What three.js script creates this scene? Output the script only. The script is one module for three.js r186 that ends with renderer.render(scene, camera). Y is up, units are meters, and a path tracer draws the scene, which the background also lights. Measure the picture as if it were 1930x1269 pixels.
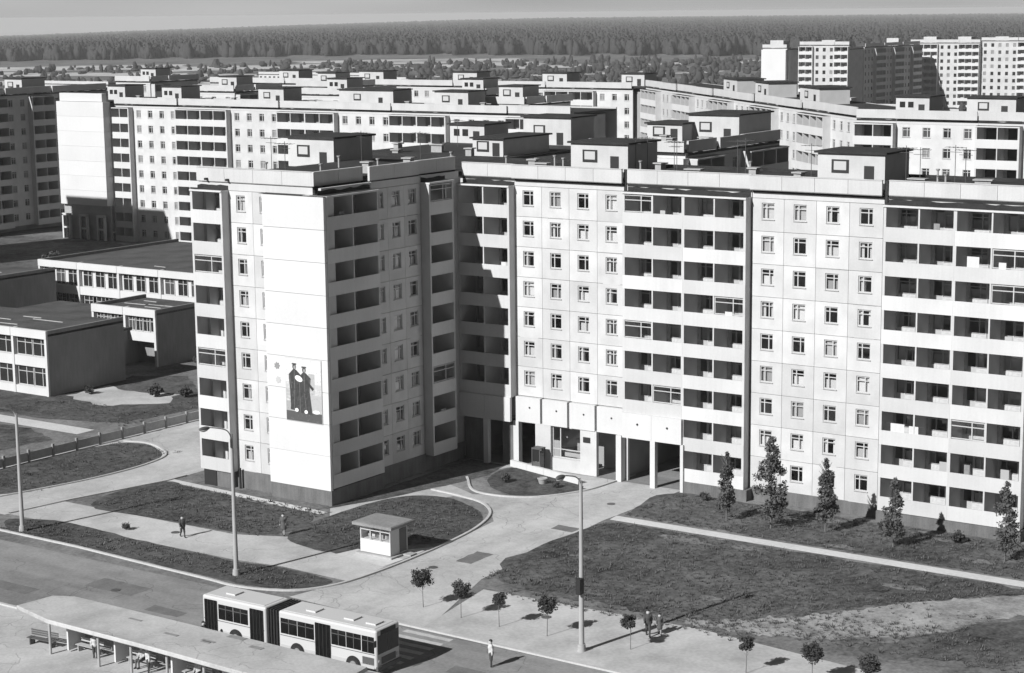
import * as THREE from 'three';
import { mergeGeometries } from 'three/addons/utils/BufferGeometryUtils.js';
import { RoundedBoxGeometry } from 'three/addons/geometries/RoundedBoxGeometry.js';
import { MarchingCubes } from 'three/addons/objects/MarchingCubes.js';

// ---------------------------------------------------------------- camera, sky, sun, exposure
// World axes follow the housing estate: x runs along the long facade, z out of it, metres, street level y = 0.
const scene = new THREE.Scene();
const R = (d) => d * Math.PI / 180;
const camera = new THREE.PerspectiveCamera(20.14, 1930 / 1269, 1, 40000);
camera.position.set(0, 42, 0);
camera.rotation.order = 'YXZ';
camera.rotation.set(R(-9.706), R(34.36), -0.01096);

const renderer = new THREE.WebGLRenderer({ antialias: true });
renderer.toneMapping = THREE.LinearToneMapping;
renderer.toneMappingExposure = 1.24;
renderer.shadowMap.enabled = true;

function rng(seed) { let a = seed >>> 0; return () => { a = (a + 0x6D2B79F5) >>> 0; let t = Math.imul(a ^ (a >>> 15), 1 | a); t = (t + Math.imul(t ^ (t >>> 7), 61 | t)) ^ t; return ((t ^ (t >>> 14)) >>> 0) / 4294967296; }; }
// periodic value noise on a px by py lattice
function lattice(px, py, seed) {
  const r = rng(seed), g = new Float32Array(px * py); for (let i = 0; i < g.length; i++) g[i] = r();
  const s = (t) => t * t * (3 - 2 * t);
  return (u, v) => {
    const x = (u - Math.floor(u)) * px, y = (v - Math.floor(v)) * py, i = Math.floor(x) % px, j = Math.floor(y) % py, fx = s(x - Math.floor(x)), fy = s(y - Math.floor(y));
    const i1 = (i + 1) % px, j1 = (j + 1) % py;
    return (g[j * px + i] * (1 - fx) + g[j * px + i1] * fx) * (1 - fy) + (g[j1 * px + i] * (1 - fx) + g[j1 * px + i1] * fx) * fy;
  };
}
{ // bright overcast-blue sky as a grey film shows it, thin streaks of cloud
  const W = 2048, H = 1024, d = new Float32Array(W * H * 4);
  const n1 = lattice(9, 40, 3), n2 = lattice(31, 150, 4), n3 = lattice(90, 420, 5);
  for (let j = 0; j < H; j++) for (let i = 0; i < W; i++) {
    const el = (j + 0.5) / H - 0.5;                     // -0.5 nadir, 0.5 zenith
    const deg = Math.max(0, el * 180);
    const c = n1(i / W, j / H) * 0.3 + n2(i / W, j / H) * 0.4 + n3(i / W, j / H) * 0.3;
    const v = (0.036 + 0.34 * Math.exp(-deg / 5)) * (1 + (c - 0.5) * 0.8);
    const k = (j * W + i) * 4; d[k] = d[k + 1] = v; d[k + 2] = v; d[k + 3] = 1;
  }
  const sky = new THREE.DataTexture(d, W, H, THREE.RGBAFormat, THREE.FloatType);
  sky.mapping = THREE.EquirectangularReflectionMapping; sky.magFilter = sky.minFilter = THREE.LinearFilter; sky.needsUpdate = true;
  scene.background = sky; scene.environment = sky;
}
scene.fog = new THREE.FogExp2(0xffffff, 0.0001);
const sun = new THREE.DirectionalLight(0xffffff, 5);
sun.position.set(-100 - 0.21 * 300, 0.65 * 300, -140 + 300);
sun.target.position.set(-100, 0, -140);
sun.castShadow = true; sun.shadow.mapSize.set(4096, 4096);
Object.assign(sun.shadow.camera, { left: -320, right: 320, top: 320, bottom: -320, near: 1, far: 1600 });
scene.add(sun, sun.target);

// ---------------------------------------------------------------- helpers
const rand = rng(20240);
const rr = (a, b) => a + (b - a) * rand();
const taken = {};
const numbered = (n) => { taken[n] = (taken[n] ?? -1) + 1; return taken[n] ? `${n}_${String(taken[n]).padStart(3, '0')}` : n; };
function tag(o, label, category, group) { o.userData.label = label; o.userData.category = category; if (group) o.userData.group = group; return o; }
function thing(name, label, category, group, [x, y, z] = [0, 0, 0], turn = 0) {
  const o = new THREE.Group(); o.name = numbered(name); o.position.set(x, y, z); o.rotation.y = turn; scene.add(o);
  return tag(o, label, category, group);
}
function part(parent, name, geo, m, x = 0, y = 0, z = 0, turn = 0) {
  const o = new THREE.Mesh(geo, m); o.name = name; o.position.set(x, y, z); if (turn) o.rotation.y = turn; parent.add(o); return o;
}
function structure(name, geo, m, x = 0, y = 0, z = 0) {
  const o = new THREE.Mesh(geo, m); o.name = numbered(name); o.position.set(x, y, z); o.userData.kind = 'structure'; scene.add(o); return o;
}
const boxes = new Map();
function box(w, h, d, uo = 0) {                         // box with uv in metres
  const key = `${w.toFixed(3)},${h.toFixed(3)},${d.toFixed(3)},${uo}`;
  if (boxes.has(key)) return boxes.get(key);
  const g = new THREE.BoxGeometry(w, h, d), uv = g.attributes.uv, s = [[d, h], [d, h], [w, d], [w, d], [w, h], [w, h]];
  for (let i = 0; i < 24; i++) { const [a, b] = s[i >> 2]; uv.setXY(i, uv.getX(i) * a + uo * 1.37, uv.getY(i) * b + uo * 0.73); }
  boxes.set(key, g); return g;
}
const at = (g, x, y, z, ry = 0, rx = 0, rz = 0) => { const c = g.clone(); if (rx) c.rotateX(rx); if (rz) c.rotateZ(rz); if (ry) c.rotateY(ry); c.translate(x, y, z); return c; };
const plainUV = (g) => { const n = g.index ? g.toNonIndexed() : g.clone(); for (const k of Object.keys(n.attributes)) if (!['position', 'normal', 'uv'].includes(k)) n.deleteAttribute(k); return n; };
const merge = (list) => mergeGeometries(list.map(plainUV));
const cyl = (r0, r1, h, n = 12) => new THREE.CylinderGeometry(r0, r1, h, n);
const bar = (a, b, r, n = 8, r2 = r) => { const p = new THREE.Vector3(...a), q = new THREE.Vector3(...b), L = p.distanceTo(q); const g = new THREE.CylinderGeometry(r2, r, L, n); g.translate(0, L / 2, 0); g.applyQuaternion(new THREE.Quaternion().setFromUnitVectors(new THREE.Vector3(0, 1, 0), q.clone().sub(p).normalize())); g.translate(p.x, p.y, p.z); return g; };

// ---------------------------------------------------------------- materials (greys: the photograph is black and white)
const TONE = 0.72;                                       // weathered concrete and paint rather than fresh white
const enc = (v) => Math.round(255 * Math.min(1, Math.max(0, v <= 0.0031308 ? v * 12.92 : 1.055 * Math.pow(v, 1 / 2.4) - 0.055)));
function noiseTex(size, tile, seed, mean, layers, cracks = 0) {      // layers: [cellsX, cellsY, amplitude, power]
  const d = new Uint8Array(size * size * 4), L = layers.map(([a, b, amp, pw], i) => [lattice(a, b, seed * 31 + i), amp, pw || 1]);
  for (let j = 0; j < size; j++) for (let i = 0; i < size; i++) {
    let m = 1; for (const [n, amp, pw] of L) m += amp * (Math.pow(n(i / size, j / size), pw) - 0.5);
    const e = enc(mean * TONE * m), k = (j * size + i) * 4; d[k] = d[k + 1] = d[k + 2] = e; d[k + 3] = 255;
  }
  for (let c = 0, q = rng(seed * 7 + 5); c < cracks; c++) { let x = q() * size, y = q() * size, a = q() * 6.28; const n = 40 + q() * size * 0.5, dk = 0.72 + 0.18 * q(); for (let k = 0; k < n; k++) { a += (q() - 0.5) * 0.7; x += Math.cos(a); y += Math.sin(a); const o = (((Math.floor(y) % size + size) % size) * size + ((Math.floor(x) % size + size) % size)) * 4; d[o] = d[o + 1] = d[o + 2] = d[o] * dk; } }
  const t = new THREE.DataTexture(d, size, size); t.colorSpace = THREE.SRGBColorSpace; t.wrapS = t.wrapT = THREE.RepeatWrapping;
  t.magFilter = THREE.LinearFilter; t.minFilter = THREE.LinearMipmapLinearFilter; t.generateMipmaps = true; t.repeat.set(1 / tile, 1 / tile); t.needsUpdate = true; return t;
}
const grey = (v, rough = 0.9, extra = {}) => new THREE.MeshStandardMaterial({ color: new THREE.Color().setRGB(v * TONE, v * TONE, v * TONE), roughness: rough, ...extra });
const tex = (t, rough = 0.92, extra = {}) => new THREE.MeshStandardMaterial({ map: t, roughness: rough, ...extra });
const M = {
  panel: [0, 1, 2, 3, 4].map((i) => tex(noiseTex(256, 9, 60 + i, 0.645 + 0.027 * i, [[3, 5, 0.16], [14, 12, 0.12], [60, 5, 0.03], [110, 110, 0.06]]))),
  band: tex(noiseTex(256, 7, 21, 0.74, [[4, 4, 0.12], [50, 4, 0.035], [90, 90, 0.05]])),
  bands: [0, 1, 2, 3].map((i) => tex(noiseTex(256, 7, 70 + i, 0.66 + 0.035 * i, [[4, 4, 0.14], [50, 4, 0.05], [90, 90, 0.05]]))),
  gable: [0, 1, 2].map((i) => tex(noiseTex(256, 11, 15 + i, 0.78 + 0.015 * i, [[3, 4, 0.07], [40, 4, 0.02], [100, 100, 0.04]]))),
  parapet: tex(noiseTex(256, 6, 22, 0.66, [[5, 5, 0.12], [60, 4, 0.06], [90, 90, 0.08]])),
  strip: tex(noiseTex(256, 6, 23, 0.7, [[5, 5, 0.1], [60, 4, 0.05]])),
  plinth: tex(noiseTex(256, 5, 24, 0.17, [[6, 6, 0.3], [50, 5, 0.25], [90, 90, 0.25]])),
  felt: tex(noiseTex(256, 9, 25, 0.03, [[5, 5, 0.5], [20, 3, 0.35], [80, 80, 0.5]])),
  felt2: tex(noiseTex(256, 9, 26, 0.085, [[5, 5, 0.6], [3, 24, 0.4], [80, 80, 0.5]])),
  loggiaWall: tex(noiseTex(128, 4, 27, 0.6, [[5, 5, 0.3], [40, 40, 0.25]])),
  divider: tex(noiseTex(128, 4, 28, 0.66, [[5, 5, 0.12], [40, 8, 0.05]])),
  inside: tex(noiseTex(64, 4, 29, 0.4, [[4, 4, 0.3]])), dark: grey(0.03, 0.8), frame: grey(0.62, 0.6), frameOld: grey(0.52, 0.7),
  glass: new THREE.MeshPhysicalMaterial({ color: 0xffffff, roughness: 0.03, transmission: 1, thickness: 0, ior: 1.5 }),
  busGlass: grey(0.012, 0.12), farGlass: grey(0.03, 0.18), farGlass2: grey(0.10, 0.25), farGlass3: grey(0.32, 0.4),
  curtain: [grey(0.75, 1), grey(0.5, 1), grey(0.62, 1), grey(0.35, 1)],
  concrete: tex(noiseTex(256, 5, 31, 0.5, [[5, 5, 0.2], [30, 30, 0.15], [110, 110, 0.15]])),
  concreteDark: tex(noiseTex(256, 5, 32, 0.3, [[5, 5, 0.25], [30, 30, 0.2], [110, 110, 0.2]])),
  render: tex(noiseTex(256, 6, 33, 0.3, [[5, 5, 0.2], [40, 6, 0.14], [110, 110, 0.12]])),
  steel: grey(0.6, 0.5), steelDark: grey(0.12, 0.55), black: grey(0.02, 0.6), rubber: grey(0.025, 0.9),
  asphalt: tex(noiseTex(512, 26, 41, 0.29, [[5, 40, 0.28], [4, 5, 0.3], [22, 24, 0.2], [200, 200, 0.25]], 26)),
  soil: tex(noiseTex(512, 18, 56, 0.34, [[6, 6, 0.6], [22, 20, 0.5], [80, 80, 0.4], [220, 220, 0.4]]), 1),
  patch: tex(noiseTex(128, 6, 55, 0.195, [[8, 8, 0.3], [60, 60, 0.3]])),
  sideRoad: tex(noiseTex(512, 24, 42, 0.56, [[6, 6, 0.3], [30, 5, 0.2], [40, 40, 0.14], [200, 200, 0.2]], 22)),
  paving: tex(noiseTex(512, 22, 43, 0.58, [[6, 6, 0.3], [25, 25, 0.2], [180, 180, 0.18]], 24)),
  path: tex(noiseTex(256, 8, 44, 0.74, [[5, 5, 0.2], [40, 40, 0.16]])),
  dust: tex(noiseTex(512, 30, 45, 0.58, [[6, 7, 0.38], [24, 22, 0.25], [180, 180, 0.2]])),
  lawn: tex(noiseTex(512, 24, 46, 0.082, [[5, 6, 0.6], [20, 22, 0.7], [70, 70, 0.8], [220, 220, 0.9]]), 1),
  lawn2: tex(noiseTex(512, 30, 47, 0.1, [[5, 6, 0.8], [18, 18, 0.8], [60, 60, 0.8], [220, 220, 0.9]]), 1),
  lawnPale: tex(noiseTex(512, 26, 48, 0.2, [[5, 6, 0.6], [18, 18, 0.5], [80, 80, 0.45], [220, 220, 0.5]]), 1),
  kerb: tex(noiseTex(128, 4, 49, 0.62, [[7, 7, 0.2], [50, 50, 0.2]])),
  ground: tex(noiseTex(512, 160, 50, 0.17, [[6, 6, 0.7], [19, 17, 0.6], [60, 60, 0.5], [200, 200, 0.4]]), 1),
  field: tex(noiseTex(256, 140, 51, 0.6, [[5, 14, 0.5], [30, 40, 0.4], [100, 100, 0.3]]), 1),
  leafPale: grey(0.12, 0.9), leaf: [grey(0.07, 0.9), grey(0.06, 0.9), grey(0.085, 0.9)], bark: tex(noiseTex(64, 1, 52, 0.16, [[10, 4, 0.5]])),
};
const pick = (a) => a[Math.floor(rand() * a.length)];

// ---------------------------------------------------------------- ground
const hash2 = lattice(64, 64, 77);
function farDrop(x, z) {                                  // the land falls away towards the river on the left
  const D = Math.hypot(x, z); if (D < 1800) return 0;
  const az = Math.atan2(-x, -z);                          // 0 straight along -z, grows to the left
  const left = Math.min(1, Math.max(0, (az - R(33)) / R(17)));
  return -(D - 1800) * (0.0003 + 0.0078 * Math.pow(left, 1.25));
}
{
  const rings = []; for (let r = 0; r < 300; r += 60) rings.push(r); for (let r = 300; r < 16000; r *= 1.11) rings.push(r);
  const N = 160, pos = [], uv = [], idx = [];
  rings.forEach((r) => { for (let i = 0; i <= N; i++) { const a = i / N * Math.PI * 2, x = -Math.sin(a) * r, z = -Math.cos(a) * r; pos.push(x, farDrop(x, z), z); uv.push(x, z); } });
  for (let j = 0; j + 1 < rings.length; j++) for (let i = 0; i < N; i++) { const a = j * (N + 1) + i, b = a + N + 1; idx.push(a, a + 1, b, b, a + 1, b + 1); }
  const g = new THREE.BufferGeometry(); g.setAttribute('position', new THREE.Float32BufferAttribute(pos, 3)); g.setAttribute('uv', new THREE.Float32BufferAttribute(uv, 2)); g.setIndex(idx); g.computeVertexNormals();
  structure('ground', g, M.ground);
}
// flat sheet from a polygon of [x, z]; rough > 0 gives it a ragged, grown edge
function sheet(name, pts, y, m, rough = 0, step = 1.2) {
  const out = [];
  for (let i = 0; i < pts.length; i++) {
    const [x0, z0] = pts[i], [x1, z1] = pts[(i + 1) % pts.length], L = Math.hypot(x1 - x0, z1 - z0), n = rough ? Math.max(1, Math.round(L / step)) : 1;
    for (let k = 0; k < n; k++) { const t = k / n, x = x0 + (x1 - x0) * t, z = z0 + (z1 - z0) * t; out.push(new THREE.Vector2(x + (rough ? (hash2(x * 0.031, z * 0.037) - 0.5) * rough * 2 + rr(-0.3, 0.3) * rough : 0), -z + (rough ? (hash2(z * 0.029, x * 0.041) - 0.5) * rough * 2 : 0))); }
  }
  const g = new THREE.ShapeGeometry(new THREE.Shape(out)); g.rotateX(-Math.PI / 2);
  return structure(name, g, m, 0, y, 0);
}
const smooth = (pts, n = 8, closed = true) => new THREE.CatmullRomCurve3(pts.map(([x, z]) => new THREE.Vector3(x, 0, z)), closed, 'centripetal').getPoints(pts.length * n).map((v) => [v.x, v.z]);
function kerb(pts, w = 0.18, h = 0.13, m = M.kerb) {      // a real step following a line
  const pos = [], uv = [], idx = [], n = pts.length; let run = 0;
  for (let i = 0; i < n; i++) {
    const a = pts[Math.max(0, i - 1)], b = pts[Math.min(n - 1, i + 1)], dx = b[0] - a[0], dz = b[1] - a[1], L = Math.hypot(dx, dz) || 1, nx = -dz / L * w / 2, nz = dx / L * w / 2;
    if (i) run += Math.hypot(pts[i][0] - pts[i - 1][0], pts[i][1] - pts[i - 1][1]);
    for (const [s, y] of [[-1, -0.05], [-1, h], [1, h], [1, -0.05]]) { pos.push(pts[i][0] + nx * s, y, pts[i][1] + nz * s); uv.push(run, s * w + y); }
    if (i) for (let k = 0; k < 3; k++) { const q = (i - 1) * 4 + k; idx.push(q, q + 4, q + 1, q + 1, q + 4, q + 5); }
  }
  let g = new THREE.BufferGeometry(); g.setAttribute('position', new THREE.Float32BufferAttribute(pos, 3)); g.setAttribute('uv', new THREE.Float32BufferAttribute(uv, 2)); g.setIndex(idx); g = g.toNonIndexed(); g.computeVertexNormals();
  return structure('kerb', g, m);
}
// base surface of the quarter, the main road, the side road, pavements
sheet('yard', [[-330, -60], [40, -60], [40, -260], [-330, -260]], 0.004, M.lawnPale);
sheet('road', [[-330, -100.9], [30, -99.4], [30, -88.4], [-330, -88.4]], 0.010, M.asphalt);
sheet('side_road', [[-89, -100.9], [-76, -100.2], [-79.6, -112], [-80.6, -131], [-79.8, -146], [-86, -146], [-87, -139], [-90.2, -134.5], [-95, -132.5], [-101.3, -135.5], [-101.3, -143], [-102.6, -143], [-102.6, -122], [-101, -120], [-96, -131], [-91.9, -130.5], [-88.2, -126], [-87.4, -118], [-87.3, -108.7]], 0.014, M.sideRoad);
sheet('pavement', [[-330, -111.4], [-104, -111.4], [-99.7, -113.2], [-92.8, -111.3], [-87.8, -117], [-87.7, -106.2], [-94.6, -106.5], [-99, -105.9], [-330, -105.6]], 0.018, M.paving);
sheet('pavement', [[-330, -88.2], [-69, -88.2], [-66, -86.5], [-66, -78], [-330, -78]], 0.018, M.paving);
sheet('pavement', [[-78, -110], [-60, -110.5], [-40, -108], [30, -108], [30, -99.6], [-76.5, -100.4]], 0.018, M.dust);
// left: access road between the kindergarten and the block, lawns, paths
sheet('access_road', [[-141.5, -60], [-141.5, -111], [-141, -149], [-122, -175], [-121.5, -124], [-124.2, -111.6], [-125, -105.5], [-131, -105.5], [-131, -60]], 0.022, M.sideRoad);
sheet('path', [[-330, -131.5], [-143.5, -131.0], [-143.5, -133.4], [-330, -134.2]], 0.026, M.path);
sheet('lawn', [[-330, -134.8], [-152, -134.5], [-143.4, -137.5], [-141.6, -149], [-156, -160], [-161.5, -157], [-161.5, -146], [-330, -141]], 0.030, M.lawn, 0.35);
sheet('lawn', [[-330, -213], [-120, -213], [-120, -250], [-330, -250]], 0.030, M.lawn2, 0.6);
sheet('lawn', [[-330, -112], [-146, -113], [-143.8, -128], [-150, -130.4], [-330, -130.6]], 0.030, M.lawn2, 0.3);
sheet('lawn', smooth([[-137, -111.5], [-131, -110], [-128.4, -119], [-128.3, -126], [-129.5, -129], [-134.3, -131.4], [-137, -130]], 5), 0.030, M.lawn, 0.12);
sheet('lawn', smooth([[-123.5, -104.6], [-120, -106.4], [-107.3, -105.8], [-99.1, -105.6], [-94.6, -106.1], [-88.6, -105.4], [-89.8, -102.9], [-92.3, -101.6], [-96.5, -101.5], [-112, -102.1], [-121, -102.5]], 5), 0.034, M.lawn, 0.15);
sheet('lawn', [[-330, -105.2], [-133, -105.0], [-132.4, -101.8], [-330, -101.8]], 0.034, M.lawn, 0.15);
sheet('lawn', smooth([[-121.4, -111.8], [-121.6, -121.4], [-118, -120.9], [-110, -120.1], [-102.6, -119.6], [-100.9, -116.5], [-101.2, -113.3], [-104.7, -111.9], [-112.5, -111.6]], 4), 0.034, M.lawn, 0.15);
sheet('lawn', [[-121.2, -122.4], [-103.2, -120.9], [-103.2, -123], [-121.2, -124.5]], 0.026, M.lawnPale, 0.1);
sheet('path', [[-121.6, -121.5], [-102, -119.9], [-101.8, -120.8], [-121.6, -122.4]], 0.030, M.path);
sheet('lawn', smooth([[-99.9, -113.2], [-101, -119.8], [-99.6, -128.8], [-96.4, -130.3], [-93.5, -129.3], [-90.2, -127.2], [-88.4, -123.4], [-88.2, -118], [-91.4, -115.8], [-93, -111.9], [-96, -111.5]], 5), 0.034, M.lawn, 0.1);
// right: big worn lawn, trodden path, strip under the facade
sheet('lawn', smooth([[-79.9, -115], [-80.9, -121], [-80.6, -126.5], [-79.9, -130.6], [-76, -131.2], [-60, -131.2], [-44, -131.0], [-30, -131.2], [-30, -136], [-46, -128.5], [-51, -123.2], [-56.2, -117.2], [-60, -112.2], [-63.5, -111.4], [-68.3, -112.1], [-71.1, -111.6], [-76, -111.6]], 4), 0.034, M.lawn2, 0.5);
sheet('lawn', smooth([[-61, -110.9], [-57, -113], [-53, -113.6], [-47, -118], [-42, -126], [-36, -128], [-36, -118], [-42, -113], [-47, -111.6], [-53, -110.6]], 5), 0.030, M.lawnPale, 0.8);
sheet('lawn', smooth([[-50, -113], [-46, -117.5], [-42.4, -124.5], [-38, -125.5], [-38, -118], [-42, -114], [-46, -112]], 5), 0.034, M.lawn2, 0.8);
sheet('path', [[-80.2, -131.5], [-30, -131.5], [-30, -132.9], [-80.4, -132.9]], 0.042, M.path, 0.02);
sheet('lawn', [[-79.9, -133.6], [-81.2, -140.6], [-79.2, -142.5], [-37, -142.5], [-30, -133.4]], 0.034, M.lawn2, 0.3);
sheet('path', [[-79, -142.5], [-37, -142.4], [-37, -143.1], [-79, -143.3]], 0.026, M.lawnPale, 0.1);
sheet('flower_bed', smooth([[-97.2, -138.2], [-94.4, -134.9], [-91.2, -134.2], [-88.0, -137.3], [-87.9, -139.6], [-90, -141.0], [-97.4, -142.6]], 5), 0.034, M.lawn, 0.15);
sheet('pavement', [[-101, -143.8], [-86.4, -143.8], [-86.9, -139.2], [-88.2, -139.6], [-90, -141.4], [-97.6, -143], [-99, -139], [-101, -137]], 0.030, M.paving);
sheet('lawn', [[-102.8, -121.6], [-100.6, -127], [-98.6, -134.6], [-97.9, -139], [-98.6, -143], [-102.8, -143.2]], 0.034, M.lawn, 0.12);  // dark wedge shaped like the wing's cast shadow, painted to deepen it
sheet('archway_floor', [[-103.6, -143.4], [-79.8, -143.4], [-79.8, -156], [-103.6, -156]], 0.036, M.asphalt);
sheet('bare_soil', smooth([[-62, -111.3], [-57.5, -115], [-53, -120], [-48.5, -125.6], [-42, -130.6], [-34, -130.8], [-36, -127.6], [-42.4, -125.4], [-46, -119], [-50, -114.6], [-55, -112]], 4), 0.036, M.soil, 0.55, 0.5);
sheet('bare_soil', [[-159.5, -144.6], [-152, -142.5], [-146.5, -147], [-149, -151.5], [-156, -149.5], [-159.5, -151]], 0.036, M.dust, 0.6);
for (const [x, z, r] of [[-72, -129.6, 2.6], [-66.5, -130.1, 1.6], [-76.5, -121, 1.2], [-58, -120.5, 1.5], [-52, -127, 1.8], [-63, -117, 1.0], [-75, -138.5, 1.0], [-60.5, -134.4, 1.4], [-53.5, -140.5, 1.8], [-56.5, -141.5, 1.5], [-64.5, -140.9, 1.6], [-50, -136.2, 1.6], [-77.5, -141, 1.4]]) sheet('bare_soil', smooth([[x - r, z], [x - r * 0.3, z + r * 0.35], [x + r, z + r * 0.12], [x + r * 0.4, z - r * 0.3]], 4), 0.038, M.lawnPale, 0.35, 0.5);
kerb([[-330, -101.3], [-122, -101.9], [-112.2, -101.8], [-102.7, -101.2], [-96.8, -100.9], ...smooth([[-96.8, -100.9], [-94.3, -100.7], [-91.7, -101.2], [-89.4, -102.4], [-88, -104.7], [-87.4, -108.7], [-87.5, -117.6], [-88.3, -123.8], [-89.9, -127.9], [-92.2, -130.2], [-95, -131.2], [-99, -131.8]], 6, false).slice(1)], 0.22, 0.13);
kerb([[-79.2, -100.3], [-60, -99.9], [30, -99.2]], 0.25);
kerb(smooth([[-86.3, -146], [-86.6, -143], [-87.2, -138.5], [-90.2, -134], [-95, -133.2], [-99, -137.2]], 6, false), 0.2);
kerb([[-330, -88.3], [-69.5, -88.3], [-66, -86.6], [-66, -78]], 0.25);
kerb(smooth([[-131, -106.2], [-128.0, -119], [-128, -126], [-129.3, -129.3], [-134.3, -131.8], [-137, -131.2]], 5, false), 0.2);
kerb([[-121.5, -124], [-121.6, -121.6], [-124, -112], [-125, -106]], 0.22);

for (let k = 0; k < 10; k++) sheet('crossing_stripe', [[-77.2, -99.6 + k * 1.08], [-73.2, -99.6 + k * 1.08], [-73.2, -99.1 + k * 1.08], [-77.2, -99.1 + k * 1.08]], 0.014, M.kerb, 0.04, 0.5);
for (const [x, z, w, d] of [[-104, -97, 5, 2.2], [-96, -94.2, 3.4, 1.2], [-112, -92.4, 6, 1.5], [-70, -95.5, 3, 1.4], [-60, -93, 5, 1.6], [-84.2, -118, 1.6, 3.2], [-83, -128, 2.2, 1.4]]) sheet('asphalt_patch', [[x, z], [x + w, z + 0.1], [x + w, z + d], [x + 0.1, z + d]], 0.018, M.patch, 0.08, 0.6);
for (const [x, z] of [[-101, -95.2], [-84.5, -112.5], [-82.8, -136], [-108.5, -109.2], [-70.5, -107]]) { const g = cyl(0.36, 0.36, 0.03, 20); structure('manhole_cover', g, M.steelDark, x, 0.035, z); }
{ // tufts of grass on the lawns and thin growth along their worn edges: uncountable
  const q = rng(808), lawns = [[[-80, -112], [-44, -131], 4200, (x, z) => z > -131 && z < -111.6 && x > -80.4 && (z < -112.2 - Math.max(0, x + 61) * 1.05)], [[-80, -142.3], [-44, -133.3], 2600, () => true], [[-121, -121], [-101.5, -111.9], 1500, (x, z) => x < -102 || z < -114], [[-100.5, -129], [-88.6, -113], 1400, (x, z) => Math.hypot((x + 95) / 6.2, (z + 121) / 8.6) < 1], [[-122, -105.6], [-90, -102.2], 900, () => true], [[-62, -119], [-38, -110.6], 900, (x, z) => z < -111 - (x + 62) * 0.1], [[-76, -114], [-56, -109.4], 450, () => true], [[-58, -124], [-44, -112], 260, () => true], [[-137, -131], [-128.6, -112], 700, () => true], [[-161, -156], [-142, -136], 500, (x, z) => z > -143 || x > -146]];
  const blade = (() => { const p = []; for (let k = 0; k < 5; k++) { const a = k * 1.256, c = Math.cos(a), d = Math.sin(a), l = 0.5 + 0.15 * (k % 3); p.push(c * 0.1 - d * 0.07, 0, d * 0.1 + c * 0.07, c * 0.1 + d * 0.07, 0, d * 0.1 - c * 0.07, c * 0.55 * l, 0.5 * l, d * 0.55 * l); } const g = new THREE.BufferGeometry(); g.setAttribute('position', new THREE.Float32BufferAttribute(p, 3)); g.computeVertexNormals(); return g; })();
  const total = lawns.reduce((a, l) => a + l[2], 0), im = new THREE.InstancedMesh(blade, grey(0.1, 1, { side: THREE.DoubleSide }), total), m = new THREE.Matrix4(), c = new THREE.Color(); let k = 0;
  for (const [[x0, z0], [x1, z1], n, ok] of lawns) for (let i = 0; i < n; i++) { let x, z, t = 0; do { x = x0 + (x1 - x0) * q(); z = z0 + (z1 - z0) * q(); } while (!ok(x, z) && t++ < 20); const s = 0.3 + q() * q() * 0.7; m.compose(new THREE.Vector3(x, 0.03, z), new THREE.Quaternion().setFromAxisAngle(new THREE.Vector3(0, 1, 0), q() * 6), new THREE.Vector3(s, s * (0.5 + q() * 0.6), s)); im.setMatrixAt(k, m); const v = 0.7 + q() * 0.9; im.setColorAt(k++, c.setRGB(v, v, v)); }
  im.name = 'grass_tufts'; im.userData.kind = 'stuff'; tag(im, 'short tufts of grass on the lawns and along their worn edges', 'grass'); scene.add(im);
}
// far fields and sandy clearings beyond the town
for (const [az, d0, d1, w, sk] of [[47, 1200, 1260, 3.4, 60], [44, 1290, 1350, 4, -40], [40.5, 1240, 1290, 3, 40], [38, 1420, 1540, 4.5, 60], [34.6, 1560, 1700, 2.6, -80], [33, 1420, 1500, 2.4, 40], [30.4, 1380, 1460, 3.0, 130], [27.5, 1420, 1480, 1.6, 180], [49, 1020, 1075, 2.4, 20], [36, 1260, 1300, 2.2, 20], [29, 1260, 1295, 2.4, 50], [42, 1480, 1600, 5, 60], [46, 1420, 1500, 4, -60], [36, 1600, 1720, 4, 50], [39, 1130, 1165, 3, 30], [49, 1240, 1330, 3, 0], [32, 1250, 1290, 3, 60], [48, 1130, 1180, 4, 30], [45, 1060, 1095, 5, 20], [43, 1180, 1230, 4, 10], [41, 1340, 1400, 5, -30], [47, 1560, 1700, 6, 0], [50, 1400, 1520, 4, 20], [38, 1660, 1760, 5, 20]]) {
  const P = (a, d) => [-Math.sin(R(a)) * d, -Math.cos(R(a)) * d];
  sheet('field', [P(az + w / 2, d0), P(az - w / 2, d0 + sk), P(az - w / 2, d1 + sk), P(az + w / 2, d1)], 0.35, M.field, 9, 22);
}

// ---------------------------------------------------------------- panel housing
const face = (ox, oz, deg) => { const a = R(deg); return { ox, oz, ry: a, ux: Math.cos(a), uz: -Math.sin(a), wx: Math.sin(a), wz: Math.cos(a) }; };
const put = (f, parent, name, geo, m, u, y, w) => part(parent, name, geo, m, f.ox + f.ux * u + f.wx * w, y, f.oz + f.uz * u + f.wz * w, f.ry);
const cache = new Map(); const memo = (k, fn) => { if (!cache.has(k)) cache.set(k, fn()); return cache.get(k); };
const rectShape = (w, h) => { const s = new THREE.Shape(); s.moveTo(-w / 2, 0); s.lineTo(w / 2, 0); s.lineTo(w / 2, h); s.lineTo(-w / 2, h); s.closePath(); return s; };
const rectHole = (x0, y0, x1, y1) => { const p = new THREE.Path(); p.moveTo(x0, y0); p.lineTo(x0, y1); p.lineTo(x1, y1); p.lineTo(x1, y0); p.closePath(); return p; };
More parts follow.
